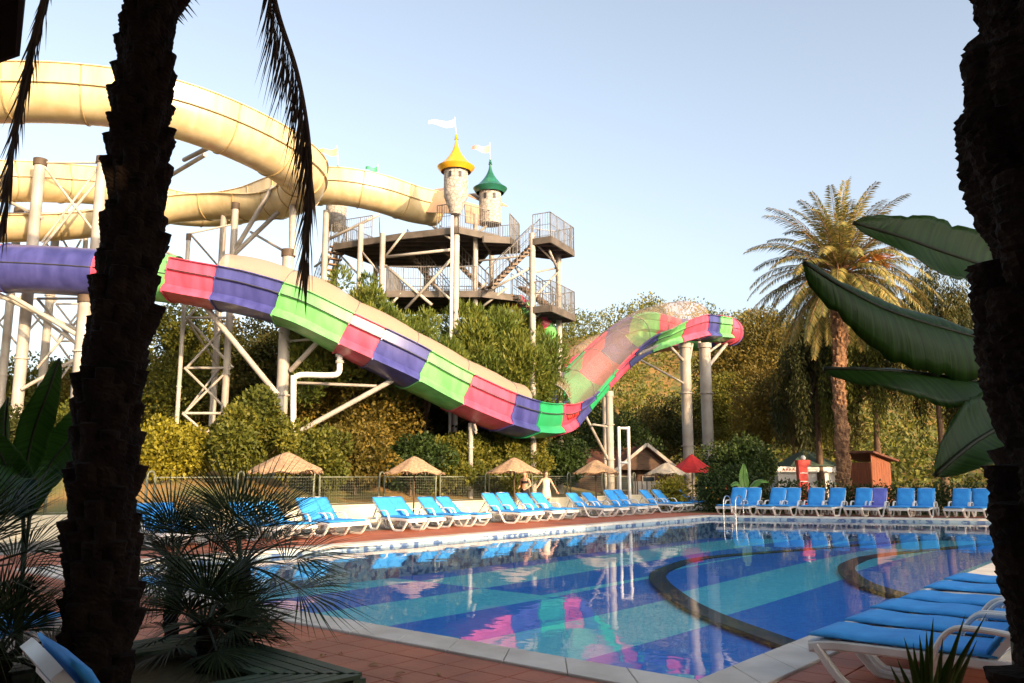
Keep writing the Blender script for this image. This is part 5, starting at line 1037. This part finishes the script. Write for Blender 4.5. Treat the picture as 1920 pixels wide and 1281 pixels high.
# ================================================================== FOREGROUND: PLANTER, PALMS, BANANAS
C1, C2 = Vector((-0.88, 5.28, 0)), Vector((-2.34, 6.71, 0)); e1 = (C2 - C1).normalized(); e2 = Vector((-e1.y, e1.x, 0)); S = 2.05      # square green timber planter-bench
plc = C1 + e1 * S / 2 + e2 * S / 2; pl_ = thing('planter', 'square green slatted timber planter around the dark palm', 'planter', Vector((plc.x, plc.y, 0)), yaw(e1)); wg = M['wood_green']
for side in range(4):
    Mz = Matrix.Rotation(side * math.pi / 2, 3, 'Z')
    for k in range(5):
        d = S/2 - 0.045 - 0.095 * k; L_ = 2 * d + 0.075; mb = MB(); c = Mz @ Vector((0, -d, 0.345)); L_ = 2 * (d - 0.0)
        mb.box(c, (L_ - 0.004 if side % 2 == 0 else L_ - 0.10 - 0.004 + 0.1 - 0.19 * 0, 0.082, 0.024), rz=side * math.pi / 2 + random.uniform(-.002, .002)); mb.build('slat', wg, pl_)
    for k in range(3): mb = MB(); c = Mz @ Vector((0, -S/2 + 0.03, 0.06 + 0.098 * k)); mb.box(c, (S - 0.09, 0.024, 0.088), rz=side * math.pi / 2); mb.build('side_board', wg, pl_)
    mb = MB(); mb.box(Mz @ Vector((-S/2 + 0.05, -S/2 + 0.05, 0.165)), (0.09, 0.09, 0.33)); mb.build('corner_post', wg, pl_)
mb = MB(); mb.box((0, 0, 0.25), (S - 0.12, S - 0.12, 0.02)); mb.build('soil', M['soil'], pl_)
# dark palm
pc = Vector((-2.52, 5.0, 0.25)); pm = thing('dark_palm', 'dark rough-barked palm trunk in the left foreground with dead hanging fronds', 'palm tree', pc)
tr_px = [(182, 1240), (196, 900), (214, 700), (232, 560), (252, 380), (268, 200), (286, 0)]
path = [P(x, y, 5.0) for x, y in tr_px]; path = [Vector((p.x, p.y, p.z)) for p in path] + [path[-1] + (path[-1] - path[-2]) * 0.9, path[-1] + (path[-1] - path[-2]) * 1.7]; path[0].z = 0.22
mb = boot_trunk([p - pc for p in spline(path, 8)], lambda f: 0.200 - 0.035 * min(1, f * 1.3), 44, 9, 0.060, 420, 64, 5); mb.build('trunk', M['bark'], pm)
ctop = path[-1] - pc; mbr = MB(); lv = []
for k in range(30):
    th = k * 2.39996; e = 1.2 - 1.0 * (k / 30); d = Vector((math.cos(th) * math.cos(e), math.sin(th) * math.cos(e), math.sin(e))); frond(mbr, lv, ctop, d, random.uniform(2.2, 2.7), 0.75, 0.55, 0.3, 46)
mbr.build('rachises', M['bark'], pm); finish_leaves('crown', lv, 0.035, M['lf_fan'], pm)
def dead_frond(pts, Z, r, n, ll, rev=False):
    line = resample(spline([P(x, y, Z) - pc for x, y in pts], 8), 0.05); mb = MB(); mb.tube(line, [r * (1 - 0.75 * i / (len(line) - 1)) for i in range(len(line))], 6); fo = mb.build('dead_frond', M['lf_deadr'], pm, True); lv = []
    for k in range(n):
        f = 0.02 + 0.96 * k / n; q = f * (len(line) - 1); i = min(int(q), len(line) - 2); p = line[i].lerp(line[i+1], q - i); s = random.choice((-1, 1)); ax = Vector((s * random.uniform(0.0, 0.16) - 0.05, random.uniform(-.2, .2), -1)).normalized(); lv.append((p, ax, Vector((random.uniform(-.5, .5), -1, 0)).normalized(), ll * random.uniform(0.5, 1.15) * (0.5 + 0.5 * math.sin(math.pi * (0.15 + 0.8 * f)))))
    finish_leaves('leaflets', lv, 0.010, M['lf_dead'], fo, 0.05)
M['lf_deadr'] = mat('dead_frond_rachis', (0.09, 0.055, 0.035), (0.05, 0.03, 0.02), 8, 0.8)
dead_frond([(500, -60), (522, 30), (555, 130), (575, 230), (583, 320), (578, 420), (566, 505)], 4.9, 0.022, 240, 0.58)
dead_frond([(98, -60), (84, 0), (60, 90), (38, 190), (22, 290), (12, 380), (8, 430)], 4.7, 0.026, 200, 0.40)
# black trunk on the right
rt = thing('black_palm', 'black palm trunk with knobbly old leaf bases filling the right edge', 'palm tree', at(2010, 2.3, 0)); ro = rt.location.copy()
rp = [P(2090, 1640, 2.3), P(2085, 1200, 2.3), P(2068, 900, 2.3), P(2046, 600, 2.3), P(2018, 300, 2.3), P(1990, 0, 2.3), P(1965, -350, 2.3), P(1940, -800, 2.3)]
rp[0].z = -0.05
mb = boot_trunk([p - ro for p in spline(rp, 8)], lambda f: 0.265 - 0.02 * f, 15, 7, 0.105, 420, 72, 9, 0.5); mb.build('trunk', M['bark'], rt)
mbr = MB(); lv = []
for k in range(26):
    th = k * 2.39996; e = 1.2 - 0.9 * (k / 26); d = Vector((math.cos(th) * math.cos(e), math.sin(th) * math.cos(e), math.sin(e))); frond(mbr, lv, rp[-1] - ro, d, random.uniform(2.4, 2.9), 0.6, 0.5, 0.3, 44)
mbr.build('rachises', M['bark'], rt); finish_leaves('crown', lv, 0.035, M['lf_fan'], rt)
# fan palms
def fan(leaves, mbr, base, dirv, stalk, size, n=26, spread=2.3):
    d = Vector(dirv).normalized(); tip = Vector(base) + d * stalk + Vector((0, 0, -0.12 * stalk)); mbr.tube(spline([base, Vector(base) + d * stalk * 0.5, tip], 3), [0.011, 0.010, 0.009, 0.008, 0.008, 0.007, 0.007], 5)
    s = d.cross(Vector((0, 0, 1))); s = s.normalized() if s.length > 1e-3 else Vector((1, 0, 0)); u = s.cross(d).normalized(); roll = random.uniform(-.5, .5); s, u = s * math.cos(roll) + u * math.sin(roll), u * math.cos(roll) - s * math.sin(roll)
    for k in range(n):
        a = spread * (k / (n - 1) - 0.5) * 1.15; ax = (d * math.cos(a) + s * math.sin(a) + u * (0.10 * abs(a)) + Vector((0, 0, -0.1 * random.random()))).normalized(); leaves.append((tip, ax, u, size * (0.72 + 0.28 * math.cos(a * 0.9)) * random.uniform(0.9, 1.06)))
def fan_palm(label, loc, h, nf, stalk, size, top=0.0, lowest=-0.5, tr=0.05):
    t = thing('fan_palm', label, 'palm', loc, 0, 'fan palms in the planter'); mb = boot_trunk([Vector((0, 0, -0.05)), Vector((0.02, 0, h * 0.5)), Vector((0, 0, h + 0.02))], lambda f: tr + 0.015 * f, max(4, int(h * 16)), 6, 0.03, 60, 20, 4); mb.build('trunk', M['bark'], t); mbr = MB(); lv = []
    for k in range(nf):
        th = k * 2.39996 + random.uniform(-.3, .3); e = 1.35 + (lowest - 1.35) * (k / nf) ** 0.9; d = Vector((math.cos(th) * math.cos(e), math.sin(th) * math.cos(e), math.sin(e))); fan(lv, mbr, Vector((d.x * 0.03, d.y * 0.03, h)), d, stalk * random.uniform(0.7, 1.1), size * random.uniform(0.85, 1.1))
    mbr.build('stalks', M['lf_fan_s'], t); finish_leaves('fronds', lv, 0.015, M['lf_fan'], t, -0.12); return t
M['lf_fan_s'] = mat('fan_palm_stalk', (0.03, 0.045, 0.018), (0.02, 0.03, 0.012), 6, 0.6)
g = G(446, 1195, 0.28); fan_palm('spiky fan palm with the largest crown, in front of the pool corner', g, 0.55, 24, 0.46, 0.70)
g = G(450, 1215, 0.28); fan_palm('small low fan palm at the foot of the largest one', g + Vector((0.02, -0.1, 0)), 0.08, 14, 0.18, 0.32, lowest=0.1, tr=0.03)
g = G(300, 1190, 0.28); fan_palm('fan palm behind the dark palm trunk, right side', g + Vector((0, 0.2, 0)), 0.55, 24, 0.36, 0.50)
g = G(60, 1180, 0.28); fan_palm('drooping thin-leaved fan palm left of the dark trunk', Vector((-3.35, 5.15, 0.26)), 0.65, 26, 0.40, 0.56, lowest=-0.9)
fan_palm('dense spiky fan palm between the dark trunk and the largest fan palm', Vector((-2.05, 5.75, 0.26)), 0.30, 20, 0.30, 0.46)
fan_palm('low spiky fan palm at the left foot of the dark trunk', Vector((-2.95, 4.95, 0.26)), 0.25, 18, 0.30, 0.46)
# banana plants
def banana_leaf(mb, pts, width, nrm, fold=0.35, tatter=0.004, tipw=0.12, mi=0):
    line = resample(spline(pts, 10), arclen(spline(pts, 10))[-1] / 36); n = len(line); vs = []; cross = 5; notch = [random.choice((0, 0, 0, 0.04, 0.10)) for _ in range(n)]; N0 = Vector(nrm).normalized()
    for i, p in enumerate(line):
        f = i / (n - 1); t = (line[min(i+1, n-1)] - line[max(i-1, 0)]).normalized(); s = t.cross(N0).normalized(); u = s.cross(t).normalized()
        w_ = width * 0.5 * (min(1, 0.25 + f * 2.2) * (max(0.0, 1 - f) / 0.42) ** 0.62 if f > 0.58 else min(1, 0.25 + f * 2.2)); w_ *= 1 - (notch[i // 3] if i % 3 == 0 else 0)
        for j in range(-cross, cross + 1): v = j / cross; ed = random.uniform(-tatter, tatter) * (abs(v) ** 3); rip = 0.007 * math.sin(i * 0.55 + j * 0.3) * abs(v); vs.append(p + s * (w_ * v) + u * (fold * w_ * v * v + rip + ed))
    m_ = 2 * cross + 1; mb.add(vs, [(i*m_+j, (i+1)*m_+j, (i+1)*m_+j+1, i*m_+j+1) for i in range(n-1) for j in range(m_-1)], mi); return line
def banana(label, loc, leaves, m, stem_h, stem_r, group='banana plants', zoff=0.0):
    t = thing('banana_plant', label, 'banana plant', loc, 0, group); o = Vector(loc); mb = MB(); mb.tube([(0, 0, -0.05), (0, 0, stem_h)], [stem_r * 1.2, stem_r * 0.6], 12); mb.build('stem', M['lf_fan_s'], t, True)
    for pts, wd, nr, fold in leaves:
        mb = MB(); q = [Vector(p) - o for p in pts]; line = banana_leaf(mb, q[::-1], wd, nr, fold); lf = mb.build('leaf', m, t, True); ra = lf.data.attributes.new('rib', 'FLOAT', 'POINT'); ra.data.foreach_set('value', [(i // 11) * 0.03 + abs(i % 11 - 5) * 0.012 for i in range(len(lf.data.vertices))]); sd = lf.modifiers.new('thick', 'SOLIDIFY'); sd.thickness = 0.002
        mb = MB(); mb.tube(spline([Vector((0, 0, stem_h * 0.85)), (Vector((0, 0, stem_h)) + line[0]) / 2 + Vector((0, 0, 0.08)), line[0]], 4) + line[1:], [0.02] * 9 + [0.014 * (1 - 0.8 * i / len(line)) for i in range(len(line) - 1)] if False else 0.010, 6); mb.build('midrib', M['lf_fan_s'], lf, True)
    return t
Zb = 3.9; bl = lambda *a: [P(x, y, z) for x, y, z in a]
banana('banana plant by the black trunk with four huge dark leaves', at(1905, 3.9, 0), [
  (bl((1600, 418, 3.7), (1690, 445, 3.75), (1790, 480, 3.85), (1960, 535, 4.0)), 0.34, (0.05, -0.93, 0.3), 0.2),
  (bl((1506, 492, 3.4), (1590, 545, 3.45), (1700, 595, 3.55), (1930, 660, 3.8)), 0.42, (-0.05, -0.80, 0.55), -0.5),
  (bl((1544, 692, 3.5), (1640, 694, 3.5), (1760, 705, 3.6), (1950, 735, 3.8)), 0.36, (0.0, -0.50, 0.85), -0.4),
  (bl((1752, 892, 3.2), (1800, 850, 3.25), (1850, 815, 3.35), (1980, 745, 3.6)), 0.30, (0.3, -0.7, 0.5), 0.3),
  (bl((1700, 650, 3.9), (1770, 668, 3.9), (1900, 690, 4.0)), 0.22, (0.1, -0.7, 0.6), 0.2)], M['lf_banana'], 1.9, 0.09)
banana('broad-leaved banana plant at the left edge behind the dark trunk', at(60, 6.6, 0), [
  (bl((112, 672, 6.4), (90, 735, 6.4), (60, 820, 6.5), (40, 930, 6.6)), 0.24, (0.6, -0.8, 0.2), 0.3), (bl((15, 745, 6.2), (10, 800, 6.3), (15, 860, 6.4), (40, 950, 6.6)), 0.24, (-0.3, -0.9, 0.2), 0.3),
  (bl((165, 745, 6.7), (140, 810, 6.7), (95, 870, 6.7), (60, 950, 6.6)), 0.34, (0.3, -0.9, 0.2), 0.35), (bl((-30, 800, 6.0), (0, 850, 6.1), (25, 910, 6.3), (45, 970, 6.6)), 0.30, (0.2, -0.8, 0.5), 0.3),
  (bl((170, 890, 6.8), (120, 880, 6.8), (80, 910, 6.7), (55, 970, 6.6)), 0.26, (0.0, -0.7, 0.7), 0.3), (bl((0, 960, 5.6), (20, 900, 5.8), (40, 900, 6.2), (55, 960, 6.5)), 0.24, (0.5, -0.6, 0.6), 0.3)], M['lf_banana'], 0.75, 0.045)
q = at(1398, 34.5); banana('small bright green banana plant in the hedge', q, [([q + Vector((-0.05, 0, 2.0)), q + Vector((-0.1, 0, 1.4)), q + Vector((0, 0, 0.8))], 0.42, (0.1, -1, 0.1), 0.2), ([q + Vector((0.9, -0.2, 1.25)), q + Vector((0.5, -0.1, 1.3)), q + Vector((0.05, 0, 0.9))], 0.4, (0, -0.5, 0.9), -0.3), ([q + Vector((-0.7, -0.2, 1.1)), q + Vector((-0.35, -0.1, 1.2)), q + Vector((0, 0, 0.8))], 0.36, (0, -0.6, 0.8), -0.3)], M['lf_banana_lit'], 0.9, 0.06, 'banana plants')
# spiky agave at the bottom right
ag = thing('yucca', 'dark spiky yucca in front of the nearest right loungers', 'yucca', G(1745, 1450, 0.0)); lv = []; mb = MB(); o = ag.location.copy()
for x, y, Z in [(1695, 1195, 3.9), (1712, 1205, 4.0), (1724, 1190, 3.95), (1737, 1182, 3.9), (1750, 1158, 3.85), (1768, 1195, 3.9), (1788, 1210, 4.0), (1810, 1152, 3.8), (1832, 1200, 3.8), (1668, 1245, 3.9), (1682, 1235, 4.1), (1760, 1240, 3.7), (1850, 1150, 3.75), (1795, 1240, 3.7)]:
    tip = P(x, y, Z) - o; b0 = Vector((random.uniform(-.04, .04), random.uniform(-.04, .04), 0.0)); mid = b0.lerp(tip, 0.55) + Vector((0, 0, 0.06)); line = spline([b0, mid, tip], 6); n = len(line); vs = []
    for i, p in enumerate(line): f = i / (n - 1); w_ = 0.03 * (0.5 + 0.9 * f if f < 0.4 else 0.86 * (1 - f) / 0.6 + 0.02); vs += [p + Vector((-w_, 0, 0)), p + Vector((0, 0.3 * w_, 0)), p + Vector((w_, 0, 0)), p + Vector((0, -0.3 * w_, 0))]
    m2 = MB(); m2.add(vs, [(4*i+k, 4*i+(k+1)%4, 4*i+4+(k+1)%4, 4*i+4+k) for i in range(n-1) for k in range(4)]); m2.build('blade', M['lf_banana'], ag, True)
M['dry_leaf'] = mat('dry_leaf', (0.42, 0.24, 0.06), (0.25, 0.13, 0.04), 8, 0.8)
for x, y in [(535, 1207), (548, 1212), (520, 1214), (560, 1222), (600, 1232), (755, 1272), (640, 1225), (575, 1205), (505, 1190), (760, 1262), (690, 1248), (820, 1268)]:
    p = G(x, y, 0.016); a0 = random.uniform(0, 6.28); s_ = random.uniform(0.03, 0.055); mb = MB(); vs = []
    for i in range(7):
        f = i / 6; w_ = s_ * 0.45 * math.sin(math.pi * (0.05 + 0.9 * f)); zc = 0.010 * math.sin(f * 3)
        vs += [(s_ * 2 * f, -w_, zc + 0.012 * w_ / s_), (s_ * 2 * f, 0, zc), (s_ * 2 * f, w_, zc + 0.016 * w_ / s_)]
    mb.add(vs, [(3*i+k, 3*i+3+k, 3*i+4+k, 3*i+1+k) for i in range(6) for k in (0, 1)]); o = mb.build('fallen_leaf', M['dry_leaf']); o.location = p; o.rotation_euler = (0, 0, a0)
    tag(o, 'small dry leaf lying on the terracotta deck between planter and pool', 'leaf', 'fallen leaves on the near deck')
# corner of a dark canvas parasol overhead, top left
dpz = canopy_umbrella('dark_parasol', 'corner of a dark canvas parasol reaching in at the top left', (-2.14, 1.26, 0), 1.18, 2.89, 3.35, M['dark_cloth']); dpz.rotation_euler = (0, 0, R(50))

# ================================================================== UNSEEN BUILDING AND TREES ADDED TO CAST SHADE INTO THE VIEW
ht = thing('hotel_wing', 'two storey rendered hotel wing behind the viewer', 'building', (5, -7.5, 0)); mb = MB(); mb.box((5, -7.5, 2.7), (26, 8, 5.4)); wl = mb.build('wall', M['facade'], ht, world=True)  # added block out of view, throws shade over the near deck
mb = MB(); mb.box((5, -7.2, 5.48), (27, 9.4, 0.16)); mb.build('roof', M['rooftile'], ht, world=True)
for fl in (1.4, 4.0):
    for k in range(9): mb = MB(); mb.box((-6.2 + 2.8 * k, -3.48, fl), (1.2, 0.08, 1.5)); wn = mb.build('window', M['white_paint'], ht, world=True); mb = MB(); mb.box((-6.2 + 2.8 * k, -3.43, fl), (1.06, 0.05, 1.36)); mb.build('pane', M['glass'], wn, world=True)
for i, (x, y, h, r) in enumerate([(21, 14, 9.5, 3.8), (25, 21, 9.5, 3.8), (19.5, 8, 8.0, 3.3)]):  # added trees out of view, throw shade over the back row
    tree(['broad tree east of the pool beyond the right edge, second from the hotel', 'broad tree east of the pool beyond the right edge, third from the hotel', 'broad tree east of the pool beyond the right edge, first from the hotel'][i], (x, y, 0), h, r, 1.6, M['lf_dark'], n=9000, leaf=(0.45, 0.3), k=40, sub=1.3, group='shade trees beyond the right edge')

ot = thing('overhanging_tree', 'large leafy tree spreading over the terrace behind the viewer', 'tree', (1.5, -3.0, 0)); cl = []  # added crown overhead, keeps sky light off the near trunks
for k in range(150):
    x, y = random.uniform(-7.5, 6.0), random.uniform(-4.5, 5.2); z = random.uniform(5.7, 7.6); cl.append(((x - 1.5, y + 3.0, z), (0.85, 0.85, 0.5)))
crown('crown', cl, 26000, 0.32, 0.2, M['lf_dark'], ot); limbs(ot, 3.0, cl, 0.25, M['trunk'])
